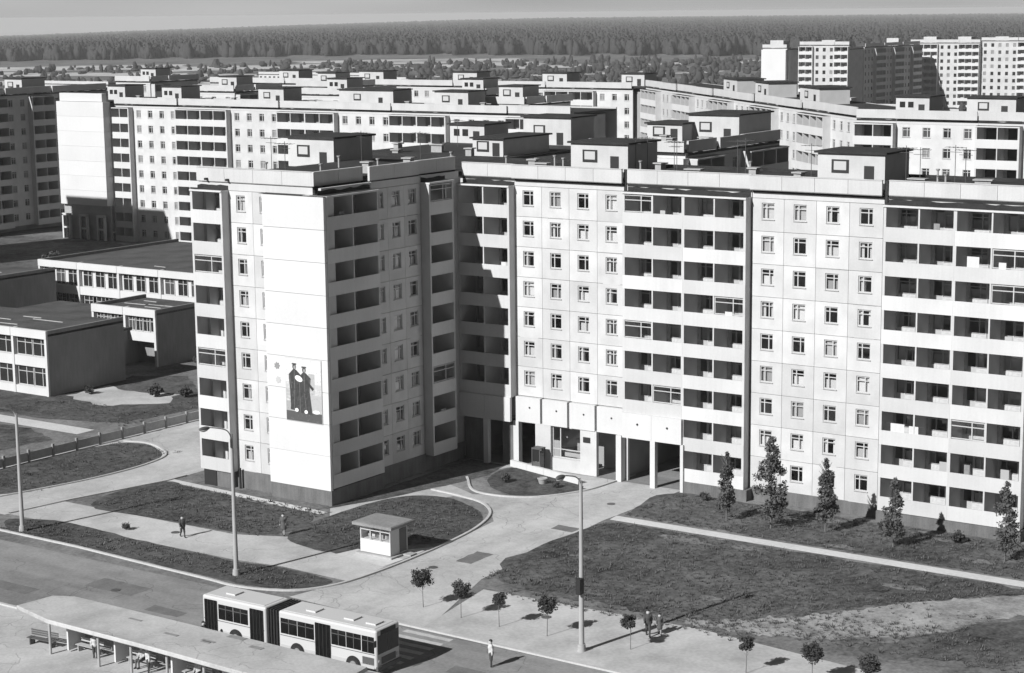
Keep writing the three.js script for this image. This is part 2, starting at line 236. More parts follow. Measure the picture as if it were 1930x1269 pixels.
function panelGeo(w, h, hx, hy, hw, hh, v) {
  return memo(`p${[w, h, hx, hy, hw, hh, v].map((n) => n.toFixed(3))}`, () => {
    const s = rectShape(w, h); if (hw) s.holes.push(rectHole(hx - hw / 2, hy, hx + hw / 2, hy + hh));
    const g = new THREE.ExtrudeGeometry(s, { depth: 0.3, bevelEnabled: false }); g.translate(0, 0, -0.3);
    const uv = g.attributes.uv; for (let i = 0; i < uv.count; i++) uv.setXY(i, uv.getX(i) + v * 2.3, uv.getY(i) + v * 3.1); return g;
  });
}
const frameGeo = (w, h, split, transom, sill = true) => memo(`f${w},${h},${split},${transom},${sill}`, () => {
  const b = 0.075, L = [at(box(w, b, 0.09), 0, b / 2, 0), at(box(w, b, 0.09), 0, h - b / 2, 0), at(box(b, h - 2 * b, 0.09), -w / 2 + b / 2, h / 2, 0), at(box(b, h - 2 * b, 0.09), w / 2 - b / 2, h / 2, 0)];
  if (split) L.push(at(box(b * 1.2, h - 2 * b, 0.085), split, h / 2, 0));
  if (transom) L.push(at(box(w - 2 * b, b * 0.9, 0.08), 0, transom, 0));
  if (sill) L.push(at(box(w + 0.1, 0.05, 0.26), 0, -0.025, 0.1));
  return merge(L);
});
// a glazed window in an opening: frame > panes, curtain
function windowUnit(f, parent, u, y, w, ww, hh, name = 'window', oldFrame = false) {
  const curtained = oldFrame ? 0.82 : 1;
  const flip = rand() < 0.5 ? -1 : 1, split = flip * ww * 0.14, fr = put(f, parent, name, frameGeo(ww, hh, +split.toFixed(3), +(hh * 0.73).toFixed(3), !oldFrame), oldFrame ? M.frameOld : M.frame, u, y, w);
  const wl = ww / 2 + split, wr = ww / 2 - split;
  part(fr, 'pane', box(wl - 0.03, hh - 0.06, 0.006), M.glass, -ww / 2 + wl / 2, hh / 2, -0.02);
  part(fr, 'pane', box(wr - 0.03, hh - 0.06, 0.006), M.glass, ww / 2 - wr / 2, hh / 2, -0.02);
  const k = rand() * curtained, c = pick(M.curtain);
  if (k < 0.3) part(fr, 'curtain', box(ww * 0.92, hh * rr(0.9, 0.98), 0.01), c, 0, hh * 0.5, -0.2);
  else if (k < 0.46) part(fr, 'curtain', box(ww * 0.9, hh * 0.55, 0.01), c, 0, hh * 0.28, -0.2);
  else if (k < 0.62) { part(fr, 'curtain', box(ww * 0.28, hh * 0.94, 0.01), c, -ww * 0.34, hh * 0.48, -0.2); part(fr, 'curtain', box(ww * 0.26, hh * 0.94, 0.01), c, ww * 0.35, hh * 0.48, -0.2); }
  else if (k < 0.7) part(fr, 'curtain', box(ww * 0.42, hh * 0.94, 0.01), c, flip * ww * 0.26, hh * 0.48, -0.2);
  return fr;
}
function doorUnit(f, parent, u, y, w) {
  const fr = put(f, parent, 'balcony_door', frameGeo(0.8, 2.1, 0, 0.85, false), M.frameOld, u, y, w);
  part(fr, 'pane', box(0.74, 1.2, 0.006), M.glass, 0, 1.45, -0.02); part(fr, 'door_panel', box(0.7, 0.78, 0.03), M.frameOld, 0, 0.43, 0);
  if (rand() < 0.5) part(fr, 'curtain', box(0.62, 1.2, 0.01), pick(M.curtain), 0, 1.45, -0.2);
  return fr;
}
const H = 2.8;
// window bays of wall panels; rows counted from the top, yT is the joint above the top row
function wallBays(f, B, u0, n, bw, yT, rows, { win = true, only, winW = 1.2 } = {}) {
  for (let i = 0; i < n; i++) for (let j = rows[0]; j <= rows[1]; j++) {
    const u = u0 + bw * (i + 0.5), y = yT - H * (j + 1), v = Math.floor(rand() * 6), has = win && (!only || only(i, j));
    put(f, B, 'wall_panel', panelGeo(bw - 0.03, H - 0.035, 0, 1.0, has ? winW : 0, 1.4, v), pick(M.panel), u, y + 0.017, 0);
    if (rand() < 0.3) put(f, B, 'joint_sealant', box(+(bw * rr(0.4, 1)).toFixed(1), 0.07, 0.012), pick([M.concreteDark, M.strip, M.concrete]), u, y, 0.004);
    if (has) windowUnit(f, B, u, y + 1.03, -0.13, winW - 0.02, 1.36);
  }
}
// wavy sheet of roofing felt lying on a ledge
function feltLedge(w, d, seed) {
  const r = rng(seed), s = new THREE.Shape(); s.moveTo(-w / 2, 0); s.lineTo(-w / 2, d - 0.2);
  const n = Math.round(w / 0.5), ph = r() * 6; for (let i = 1; i < n; i++) s.lineTo(-w / 2 + w * i / n, d - 0.2 + 0.1 * Math.sin(i * 1.05 + ph) * Math.sin(i * 0.31 + ph) + r() * 0.08);
  s.lineTo(w / 2, d - 0.2); s.lineTo(w / 2, 0); s.closePath();
  const g = new THREE.ExtrudeGeometry(s, { depth: 0.02, bevelEnabled: false }); g.rotateX(Math.PI / 2); g.translate(0, 0.02, 0); return g;
}
// felt turned up against the wall, its upper edge cut unevenly
function upstand(w, h, seed) {
  const r = rng(seed), s = new THREE.Shape(), n = Math.max(4, Math.round(w / 0.45)), ph = r() * 6; s.moveTo(-w / 2, 0); s.lineTo(w / 2, 0);
  for (let i = n; i >= 0; i--) s.lineTo(-w / 2 + w * i / n, h * (0.78 + 0.2 * Math.sin(i * 0.9 + ph) * Math.sin(i * 0.37 + ph * 2) + 0.16 * r()));
  s.closePath(); const g = new THREE.ExtrudeGeometry(s, { depth: 0.015, bevelEnabled: false }); return g;
}
// storeys of rooms behind a facade: floors, a back wall and cross walls
function rooms(f, B, u0, u1, yT, n, depth = 4.6, cross = 6) {
  const w0 = u1 - u0, uc = (u0 + u1) / 2, yb = yT - H * n;
  for (let j = 0; j <= n; j++) put(f, B, 'floor_slab', box(w0, 0.18, depth - 0.35, 1), M.inside, uc, yT - H * j - (j === 0 ? 0.12 : 0.0), -0.36 - depth / 2 + 0.17);
  put(f, B, 'inner_wall', box(w0, H * n, 0.15, 2), M.inside, uc, (yT + yb) / 2, -0.3 - depth);
  const m = Math.max(1, Math.round(w0 / cross)); for (let k = 0; k <= m; k++) put(f, B, 'cross_wall', box(0.14, H * n, depth - 0.5, 3), M.inside, u0 + w0 * k / m, (yT + yb) / 2, -0.32 - depth / 2);
}
const PROJ = 0.95, BACK = -1.6;
// block of loggias standing proud of the wall
function loggias(f, B, u0, n, bw, yT, rows, { skip, near = true, endWalls = true, pairs = 2 } = {}) {
  const w0 = n * bw, top = yT - 0.1, bottom = yT - H * (rows[1] + 1) - 0.1, uc = u0 + w0 / 2;
  for (let k = 0; k <= n; k++) {
    const thick = (k === 0 || k === n) ? 0.22 : (k % pairs === 0 ? 0.28 : 0.13), uk = u0 + bw * k + (k === 0 ? thick / 2 : k === n ? -thick / 2 : 0);
    const y0 = skip ? Math.max(bottom, ...[k - 1, k].filter((i) => i >= 0 && i < n).map((i) => skip(i)).length ? [Math.min(...[k - 1, k].filter((i) => i >= 0 && i < n).map((i) => skip(i) ?? bottom))] : [bottom]) : bottom;
    put(f, B, k === 0 || k === n ? 'loggia_end_wall' : 'loggia_divider', box(thick, top - y0, PROJ - BACK - 0.01, k), M.divider, uk, (top + y0) / 2, (PROJ + BACK) / 2 - 0.006);
  }
  for (let j = rows[0]; j <= rows[1]; j++) {
    const yf = yT - H * (j + 1) + 0.05;                     // floor of this storey
    for (let i = 0; i < n; i++) {
      const low = skip?.(i); if (low !== undefined && low !== null && yf < low - 0.3) continue;
      const u = u0 + bw * (i + 0.5);
      if (i % pairs === 0 || !near) {
        const m = Math.min(pairs, n - i), sp = m * bw;
        put(f, B, 'loggia_slab', box(sp - 0.02, 0.16, PROJ - BACK - 0.14, j), M.divider, u0 + bw * i + sp / 2, yf - 0.08, (PROJ + BACK) / 2 - 0.07);
        put(f, B, 'loggia_parapet', box(sp - 0.025, 1.19, 0.1, Math.floor(rand() * 5)), pick(M.bands), u0 + bw * i + sp / 2, yf + 0.43, PROJ - 0.05);
      }
      // back wall of the bay with its door and window
      const flip = (i + (j > 3 ? 1 : 0)) % 2 ? -1 : 1, s = memo(`lb${bw.toFixed(2)}${flip}`, () => { const q = rectShape(bw - 0.14, 2.62), m = (a, y0, b, y1) => flip > 0 ? rectHole(a, y0, b, y1) : rectHole(-b, y0, -a, y1); q.holes.push(m(-bw / 2 + 0.35, 0.9, -bw / 2 + 1.85, 2.3), m(-bw / 2 + 1.9, 0.06, -bw / 2 + 2.7, 2.3)); const g = new THREE.ExtrudeGeometry(q, { depth: 0.2, bevelEnabled: false }); g.translate(0, 0, -0.2); g.mir = flip; return g; });
      const sf = put(f, B, 'loggia_wall', s, M.loggiaWall, u, yf, BACK + 0.05);
      const mir = s.mir;
      windowUnit(f, B, u + mir * (-bw / 2 + 1.1), yf + 0.93, BACK - 0.06, 1.48, 1.35, 'loggia_window', true);
      doorUnit(f, B, u + mir * (-bw / 2 + 2.3), yf + 0.1, BACK - 0.06);
      if (rand() < 0.09) { const gz = put(f, B, 'loggia_glazing', frameGeo(+(bw - 0.16).toFixed(2), 1.5, 0.35, 1.05, false), M.frame, u, yf + 1.06, PROJ - 0.12); part(gz, 'pane', box(bw - 0.3, 1.4, 0.006), M.glass, 0, 0.75, -0.01); }
      else if (rand() < 0.25) { const k = rand(), cw = rr(0.35, 0.9), ch = rr(0.5, 1.5); put(f, B, k < 0.5 ? 'cupboard' : 'stored_board', box(+cw.toFixed(1), +ch.toFixed(1), k < 0.5 ? 0.4 : 0.06), pick([M.frame, M.concreteDark, M.curtain[1], M.frameOld]), u + rr(-0.9, 0.9), yf + ch / 2 + 0.01, k < 0.5 ? BACK + 0.32 : PROJ - 0.25); }
    }
  }
  put(f, B, 'loggia_roof', box(w0 + 0.06, 0.15, PROJ - BACK + 0.1), M.band, uc, top + 0.085, (PROJ + BACK) / 2 + 0.05);
  put(f, B, 'roofing_felt', feltLedge(w0, PROJ + 0.08, Math.round(u0 * 7 + 900)), M.felt, uc, top + 0.165, 0.0);
  put(f, B, 'felt_upstand', upstand(w0 - 0.04, 0.42, Math.round(u0 * 11 + 77)), M.felt, uc, top + 0.165, 0.002);
}
// cornice strip and parapet above a bay group
function parapet(f, B, u0, w0, yT, out, segs, strip = true, shadeStrip = true) {
  if (strip) put(f, B, 'cornice_panel', box(w0 - 0.03, 0.62, 0.3, segs), M.strip, u0 + w0 / 2, yT + 0.33, -0.15);
  const sw = w0 / segs;
  for (let k = 0; k < segs; k++) put(f, B, 'parapet_panel', box(sw - 0.03, 1.18, 0.22, Math.floor(rand() * 6)), M.parapet, u0 + sw * (k + 0.5), yT + 1.36, out - 0.11);
  put(f, B, 'parapet_coping', box(w0 - 0.03, 0.05, 0.36), M.strip, u0 + w0 / 2, yT + 1.977, out - 0.13);
  if (shadeStrip) put(f, B, 'parapet_shade_strip', box(w0 - 0.04, 0.24, 0.05), M.felt, u0 + w0 / 2, yT + 0.59, 0.025 + Math.min(0, out - 0.1));  // dark strip painted in as the shadow line under the parapet
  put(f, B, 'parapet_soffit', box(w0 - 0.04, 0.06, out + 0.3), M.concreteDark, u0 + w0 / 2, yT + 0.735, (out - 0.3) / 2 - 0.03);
}
function machineRoom(B, x, z, w, d, y0, y1, turn = 0) {
  const r = part(B, 'machine_room', box(w, y1 - y0, d - 0.16), M.panel[0], x - Math.sin(turn) * 0.08, (y0 + y1) / 2, z - Math.cos(turn) * 0.08, turn), hh = y1 - y0;
  part(r, 'front_wall', box(w, hh, 0.16), M.panel[1], 0, 0, d / 2);
  part(r, 'roof_cap', box(w + 0.5, 0.18, d + 0.6), M.felt, 0, hh / 2 + 0.09, 0.05);
  part(r, 'door', box(0.9, 1.4, 0.06), M.black, w * 0.27, -hh / 2 + 0.8, d / 2 + 0.1);
  if (rand() < 0.45 && w < 6.1) { for (const q of [-0.3, -0.05]) part(r, 'window', box(0.8, 0.8, 0.06), M.farGlass, w * q, 0.2, d / 2 + 0.1); return r; }
  part(r, 'louvre', box(1.6, 1.15, 0.06), M.black, -w * 0.16, 0.15, d / 2 + 0.1);
  part(r, 'louvre_panel', box(1.15, 0.75, 0.05), M.frame, -w * 0.16, 0.2, d / 2 + 0.13);
  return r;
}
const ventGeo = merge([at(box(0.7, 0.9, 0.7), 0, 0.45, 0), at(box(1.0, 0.12, 1.0), 0, 1.0, 0)]);
const ventGeo2 = merge([at(box(1.3, 0.7, 0.6), 0, 0.35, 0), at(box(1.6, 0.1, 0.9), 0, 0.85, 0)]);
const pipeGeo = merge([at(cyl(0.09, 0.09, 1.0), 0, 0.5, 0), at(cyl(0.2, 0.16, 0.14), 0, 1.05, 0)]);
const aerialGeo = merge([bar([0, 0, 0], [0, 3.2, 0], 0.03, 5), bar([-0.9, 3.0, 0], [0.9, 3.0, 0], 0.02, 4), bar([-0.6, 2.6, 0], [0.6, 2.6, 0], 0.02, 4), ...[-0.8, -0.4, 0, 0.4, 0.8].map((x) => bar([x, 3, -0.45], [x, 3, 0.45], 0.015, 4))]);
function roofBits(B, list, y) { for (const [x, z, k] of list) part(B, ['vent_shaft', 'vent_shaft', 'vent_pipe', 'aerial'][k], [ventGeo, ventGeo2, pipeGeo, aerialGeo][k], [M.concrete, M.concrete, M.concrete, M.steelDark][k], x, y, z, rr(-0.2, 0.2)); }

// ---- the long nine-storey block
{
  const B = thing('apartment_block', 'long white nine-storey panel block with stacked loggias, archways at its foot', 'apartment block');
  const Z = -143.85, yT = 26.3, f = face(0, Z, 0);
  // loggia groups and window groups from the inner corner to the right
  loggias(f, B, -103.75, 2, 2.93, yT, [0, 8], { skip: (i) => 6.6 });
  wallBays(f, B, -97.89, 4, 2.97, yT, [0, 6]);
  loggias(f, B, -85.78, 4, 3.04, yT, [0, 8], { skip: (i) => i < 2 ? 6.6 : null });
  wallBays(f, B, -73.5, 4, 2.97, yT, [0, 8]);
  loggias(f, B, -61.2, 4, 3.03, yT, [0, 8]);
  wallBays(f, B, -49.0, 2, 2.97, yT, [0, 8]);
  put(f, B, 'wall_panel', box(0.2, 27, 0.3), M.panel[0], -85.9, 13.4, -0.16);
  put(f, B, 'wall_panel', box(0.36, 27, 0.3), M.panel[0], -61.42, 13.4, -0.16);
  // parapets: above windows they stand further out than above the loggias
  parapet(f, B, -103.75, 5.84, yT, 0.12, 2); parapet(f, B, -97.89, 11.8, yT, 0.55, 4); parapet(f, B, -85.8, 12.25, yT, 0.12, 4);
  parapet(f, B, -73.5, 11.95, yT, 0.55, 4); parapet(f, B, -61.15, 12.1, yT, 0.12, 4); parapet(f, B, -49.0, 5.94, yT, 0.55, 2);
  for (const u of [-86.0, -61.38]) put(f, B, 'notch_shade_strip', box(0.26, 2.0, 0.12), M.felt, u, 27.25, 0.02);  // dark strips painting the shaded side of the projecting window parapets
  // plinth
  put(f, B, 'plinth', box(6.5, 1.0, 0.35), M.plinth, -76.5, 0.5, 0.9); put(f, B, 'plinth', box(11.85, 1.1, 0.3), M.plinth, -67.55, 0.55, -0.1); put(f, B, 'plinth', box(12.3, 0.95, 0.35), M.plinth, -55.1, 0.47, 0.92); put(f, B, 'plinth', box(6, 1.1, 0.3), M.plinth, -46, 0.55, -0.1);
  put(f, B, 'plinth', box(0.3, 1.0, 1.0), M.plinth, -73.4, 0.5, 0.3); put(f, B, 'plinth', box(0.3, 0.95, 1.0), M.plinth, -49.1, 0.47, 0.3);
  // two-storey foot with archways: heavy fascia panels, piers, shop front
  for (let i = 0; i < 4; i++) { const pn = put(f, B, 'fascia_panel', box(2.72, 2.38, 0.7, i), M.band, -96.4 + i * 2.97, 5.46, 0.02); part(pn, 'anchor_cap', cyl(0.09, 0.09, 0.06).clone().rotateX(Math.PI / 2), M.dark, 0.2, 0.25, 0.36); }
  for (let i = 0; i < 2; i++) { const pn = put(f, B, 'fascia_panel', box(3.02, 2.3, 0.3, i), M.band, -84.2 + i * 3.04, 5.45, 1.04); part(pn, 'anchor_cap', cyl(0.1, 0.1, 0.06).clone().rotateX(Math.PI / 2), M.dark, 0.1, 0.2, 0.17); }
  for (let i = 0; i < 2; i++) put(f, B, 'fascia_panel', box(2.9, 2.3, 0.3, i + 3), M.band, -102.3 + i * 2.93, 5.45, 0.95);
  put(f, B, 'shop_wall', box(2.7, 4.25, 0.3), M.plinth, -102.3, 2.13, 0.2); put(f, B, 'shop_wall', box(1.2, 4.25, 0.3), M.plinth, -98.7, 2.13, 0.2);
  put(f, B, 'fascia_backing', box(18.5, 2.3, 0.3), M.strip, -95, 5.45, -0.5);
  put(f, B, 'pier', box(0.6, 4.3, 0.6), M.band, -97.75, 2.15, 0.1); put(f, B, 'pier', box(1.7, 4.3, 0.5), M.panel[0], -94.75, 2.15, 0.1);
  put(f, B, 'shop_wall', box(3.2, 1.25, 0.3), M.panel[1], -92.3, 0.63, 0.05); put(f, B, 'shop_wall', box(1.75, 4.3, 0.4), M.panel[2], -89.85, 2.15, 0.06);
  const shop = put(f, B, 'shop_window', frameGeo(3.1, 2.9, -0.7, 0.8), M.frame, -92.3, 1.3, 0.0);
  for (const [x, y, w, h] of [[-1.12, 1.85, 0.78, 2.0], [0.42, 1.85, 2.2, 2.0], [-1.12, 0.43, 0.78, 0.7], [0.42, 0.43, 2.2, 0.7]]) part(shop, 'pane', box(w, h, 0.01), M.glass, x, y, -0.03);
  part(shop, 'display', box(2.0, 0.5, 0.3), M.curtain[1], 0.4, 0.3, -0.6);
  put(f, B, 'name_plaque', box(0.75, 0.5, 0.05), M.black, -90.0, 3.35, 0.3);
  put(f, B, 'pier', box(0.55, 4.3, 0.75), M.band, -86.35, 2.15, 0.35); put(f, B, 'pier', box(0.5, 4.3, 0.5), M.band, -82.55, 2.15, 0.95); put(f, B, 'pier', box(0.3, 4.3, 1.9), M.band, -79.62, 2.15, 0.2);
  put(f, B, 'pier', box(0.5, 4.3, 0.5), M.band, -100.7, 2.15, 0.9);
  // dark ways through the building
  put(f, B, 'archway_ceiling', box(24.1, 0.2, 12.5), M.inside, -91.7, 4.5, -6.5);
  put(f, B, 'archway_wall', box(0.3, 4.4, 12), M.inside, -79.9, 2.2, -6.6); put(f, B, 'archway_wall', box(0.3, 4.4, 12), M.inside, -86.6, 2.2, -6.6); put(f, B, 'archway_wall', box(24, 4.4, 0.3), M.inside, -91.7, 2.2, -12.6); put(f, B, 'archway_wall', box(11, 4.4, 0.3), M.inside, -92.2, 2.2, -3.2); put(f, B, 'archway_wall', box(0.3, 4.4, 12), M.inside, -103.6, 2.2, -6.6);
  // the body behind the facade
  const deep = face(0, Z - 1.55, 0); rooms(f, B, -97.8, -86.1, yT, 7); rooms(f, B, -73.4, -61.6, yT, 9); rooms(f, B, -48.9, -43.2, yT, 9); rooms(deep, B, -103.6, -98.0, yT, 7); rooms(deep, B, -85.7, -79.8, yT, 7); rooms(deep, B, -79.7, -73.7, yT, 9); rooms(deep, B, -61.1, -49.2, yT, 9);
  put(f, B, 'rear_wall', box(61, 27, 0.4), M.panel[0], -73.5, 13.5, -12.9); put(f, B, 'end_wall', box(0.4, 27.4, 13.2), M.panel[0], -42.9, 13.7, -6.4);
  put(f, B, 'end_wall', box(20.4, 27.0, 12.6), M.panel[1], -114.2, 13.5, -6.75);
  // roof
  put(f, B, 'roof', box(82, 0.3, 13.3), M.felt, -83.7, 27.22, -6.55);
  for (const w of [-12.95]) put(f, B, 'roof_edge', box(82, 0.3, 0.3), M.felt, -83.7, 27.5, w);
  for (const [u, w0] of [[-79, 1], [-66, 1], [-97, 1]]) put(f, B, 'roof_seam', box(0.5, 0.06, 11), M.felt2, u, 27.4, -6.5);
  machineRoom(B, -92.6, -152.8, 6.2, 5.4, 27.3, 29.9); machineRoom(B, -67.4, -152.8, 6.2, 5.2, 27.3, 29.8); machineRoom(B, -120.8, -145.2, 5.8, 6, 27.3, 30.1);
  roofBits(B, [[-98.9, -148.5, 0], [-96.8, -146.8, 1], [-81, -147.2, 1], [-76, -149, 0], [-60, -147, 1], [-70.5, -146.6, 0], [-55, -148.5, 1], [-86, -150, 0], [-103, -150, 2], [-108, -148, 2], [-111, -152, 2], [-84, -149, 3], [-57.5, -151, 3], ...Array.from({ length: 9 }, () => [rr(-102, -45), rr(-155, -147), 3]), ...Array.from({ length: 10 }, () => [rr(-102, -45), rr(-155, -146), 2])], 27.35);
}
// ---- the wing with the painted gable
{
  const B = thing('apartment_block', 'nine-storey wing with blank white gable, painted panel and shaded right side', 'apartment block');
  const yT = 26.83, f = face(0, -123.41, 0), s = face(-103.75, 0, 90);
  loggias(f, B, -118.12, 1, 3.72, yT, [0, 8], { pairs: 1 });
  wallBays(f, B, -114.38, 2, 2.72, yT, [0, 8], { winW: 1.05 });
  // blank gable slabs, proud of the windows
  for (let j = 0; j < 9; j++) put(f, B, 'gable_panel', box(6.9, j === 8 ? 3.05 : H - 0.035, 0.3, j), M.gable[j % 3], -106.28, yT - H * (j + 0.5) - (j === 8 ? 0.13 : 0), PROJ - 0.15);
  put(f, B, 'gable_core', box(6.7, 25.3, 1.4), M.panel[1], -106.4, yT - 12.65, 0.0);
  put(f, B, 'gable_panel', box(1.4, 25.2, 0.3), M.panel[1], -109.0, yT - 12.6, -0.16);
  parapet(f, B, -118.1, 13.35, yT, 0.1, 4, true, false);
  put(f, B, 'roofing_felt', box(7.3, 0.02, 1.0), M.felt, -106.4, yT + 0.03, 0.45);
  // side of the wing, facing away from the sun: u runs along -z
  loggias(s, B, 122.78, 2, 3.58, yT, [0, 8]);
  wallBays(s, B, 130.0, 3, 2.4, yT, [0, 8], { winW: 1.2 });
  loggias(s, B, 137.3, 1, 3.75, yT, [0, 8], { pairs: 1 });
  put(s, B, 'wall_panel', box(2.4, 26, 0.3), M.panel[1], 142.3, 13.9, -0.16);
  parapet(s, B, 123.3, 6.7, yT, -0.8, 2); parapet(s, B, 130.05, 7.2, yT, -0.1, 2); parapet(s, B, 137.3, 5.9, yT, -0.35, 2);
  put(s, B, 'roofing_felt', box(7.3, 0.02, 1.0), M.felt, 126.4, yT + 0.07, -0.35);
  // plinths
  put(f, B, 'plinth', box(13.6, 1.62, 0.3), M.plinth, -111.2, 0.81, -0.1); put(f, B, 'plinth', box(6.9, 1.35, 0.9), M.plinth, -106.28, 0.67, 0.42); put(f, B, 'plinth', box(3.2, 1.6, 0.9), M.plinth, -116.2, 0.8, 0.3);
  put(f, B, 'cellar_door', box(1.5, 1.5, 0.1), M.black, -117.1, 0.78, 0.77); put(f, B, 'downpipe', cyl(0.11, 0.11, 1.9), M.black, -113.9, 0.95, 0.35);
  put(s, B, 'plinth', box(7.2, 1.4, 0.9), M.plinth, 126.4, 0.7, 0.42); put(s, B, 'plinth', box(13.4, 1.65, 0.3), M.plinth, 136.8, 0.82, -0.1);
  // body and roof
  const fd = face(0, -124.96, 0), sd = face(-105.3, 0, 90); rooms(fd, B, -118.0, -114.5, yT, 9); rooms(f, B, -114.3, -109.6, yT, 9); rooms(sd, B, 129.5, 129.9, yT, 9, 4); rooms(s, B, 130.1, 137.1, yT, 9, 4.2, 2.4); rooms(sd, B, 137.4, 141, yT, 9, 4); rooms(sd, B, 124.0, 129.4, yT, 9, 4);
  part(B, 'rear_wall', box(0.4, 27.6, 20), M.panel[0], -117.8, 13.8, -133.9);
  part(B, 'roof', box(12.6, 0.3, 21), M.felt, -111.55, 27.75, -134.3);
  roofBits(B, [[-114, -128, 2], [-108.5, -129, 2], [-106.8, -133.5, 0], [-106.4, -139, 0], [-113, -137, 2], [-116, -131, 3], [-107.6, -136, 2], [-110, -126, 3], [-113.5, -141, 3], [-108, -143, 3]], 27.9);
  for (const u of [-116.8, -114.3]) put(f, B, 'rain_spout', box(0.22, 0.2, 0.3), M.black, u, yT + 0.95, 0.25);
  // emblem plates beside the picture
  for (const [x, y, k] of [[-108.55, 11.9, 1], [-108.45, 10.65, 0.6]]) {
    const q = new THREE.Shape(); for (let i = 0; i <= 24; i++) { const a = i / 24 * Math.PI * 2, r = 0.34 * (0.82 + 0.18 * Math.cos(a * 7)); i ? q.lineTo(Math.cos(a) * r, Math.sin(a) * r) : q.moveTo(Math.cos(a) * r, Math.sin(a) * r); }
    put(f, B, 'emblem', new THREE.ExtrudeGeometry(q, { depth: 0.03, bevelEnabled: false }), k === 1 ? M.concreteDark : M.frame, x, y, PROJ + 0.001);
  }
}
// ---- the painted picture panel on the gable: two walking figures in dark coats
{
  const W = 512, Hh = 680, cv = document.createElement('canvas'); cv.width = W; cv.height = Hh; const c = cv.getContext('2d'), r = rng(5);
  c.fillStyle = '#c9c9c9'; c.fillRect(0, 0, W, Hh); c.fillStyle = '#b4b4b4'; c.fillRect(0, 260, W, 330); c.fillStyle = '#a2a2a2'; c.fillRect(330, 150, 90, 430); c.fillRect(0, 330, 70, 250);
  for (let i = 0; i < 900; i++) { const v = 150 + r() * 90 | 0; c.fillStyle = `rgba(${v},${v},${v},0.25)`; const y = Hh * (0.2 + 0.7 * Math.sqrt(r())); c.fillRect(r() * W, y, 8 + r() * 40, 3 + r() * 10); }
  c.fillStyle = '#9a9a9a'; c.fillRect(0, 470, 90, 120); c.fillStyle = '#a8a8a8'; c.fillRect(360, 380, 152, 200);
  c.fillStyle = '#4c4c4c'; c.fillRect(0, 575, W, 105);
  c.fillStyle = '#3b3b3b'; c.beginPath(); c.moveTo(60, 560); c.lineTo(120, 200); c.lineTo(330, 230); c.lineTo(380, 600); c.fill();
  for (const [x, y, s] of [[130, 90, 1], [270, 115, 1]]) {
    c.fillStyle = '#3a3a3a'; c.beginPath(); c.ellipse(x, y, 27 * s, 34 * s, 0, 0, 7); c.fill(); c.fillRect(x - 34, y - 38, 66, 16);
    c.fillStyle = '#353535'; c.beginPath(); c.moveTo(x - 20, y + 30); c.lineTo(x - 85, y + 90); c.lineTo(x - 70, y + 260); c.lineTo(x - 62, y + 470); c.lineTo(x + 78, y + 470); c.lineTo(x + 72, y + 250); c.lineTo(x + 95, y + 85); c.lineTo(x + 24, y + 30); c.fill();
    c.fillStyle = '#8a8a8a'; c.beginPath(); c.ellipse(x + 3, y + 6, 15, 20, 0, 0, 7); c.fill();
  }
  for (let i = 0; i < 420; i++) { const x = 95 + r() * 250, y = 190 + r() * 380, v = 30 + r() * 50 | 0; c.fillStyle = `rgba(${v},${v},${v},0.35)`; c.beginPath(); c.ellipse(x, y, 3 + r() * 8, 8 + r() * 30, r() * 0.5, 0, 7); c.fill(); }
  c.strokeStyle = '#6e6e6e'; c.lineWidth = 5; for (const [x0, y0, x1, y1] of [[130, 130, 128, 330], [270, 155, 272, 350], [60, 190, 85, 330], [355, 210, 335, 340], [128, 350, 118, 560], [270, 370, 290, 575], [200, 260, 205, 580]]) { c.beginPath(); c.moveTo(x0, y0); c.lineTo(x1, y1); c.stroke(); }
  c.fillStyle = '#e2e2e2'; c.beginPath(); c.ellipse(190, 215, 55, 32, 0.3, 0, 7); c.fill(); c.fillStyle = '#2e2e2e'; c.save(); c.translate(345, 275); c.rotate(0.7); c.fillRect(-70, -16, 140, 32); c.restore();
  c.fillStyle = '#e8e8e8'; for (const [x, y, a] of [[150, 560, 26], [285, 570, 24], [430, 560, 50]]) { c.beginPath(); c.ellipse(x, y, a, 20, 0, 0, 7); c.fill(); }
  for (let i = 0; i < 500; i++) { const v = r() * 255 | 0; c.fillStyle = `rgba(${v},${v},${v},0.12)`; c.fillRect(r() * W, r() * Hh, 3 + r() * 14, 3 + r() * 12); }
  const t = new THREE.CanvasTexture(cv); t.colorSpace = THREE.SRGBColorSpace;
  const p = thing('picture_panel', 'painted picture of two dark-coated figures on the white gable', 'mural', undefined, [-105.55, 7.2, -122.42]);
  part(p, 'picture', new THREE.PlaneGeometry(4.0, 5.5), new THREE.MeshStandardMaterial({ map: t, roughness: 0.8 }), 0, 2.78, 0.035);
  part(p, 'backing_board', box(4.08, 5.58, 0.05), M.frame, 0, 2.78, 0);
}

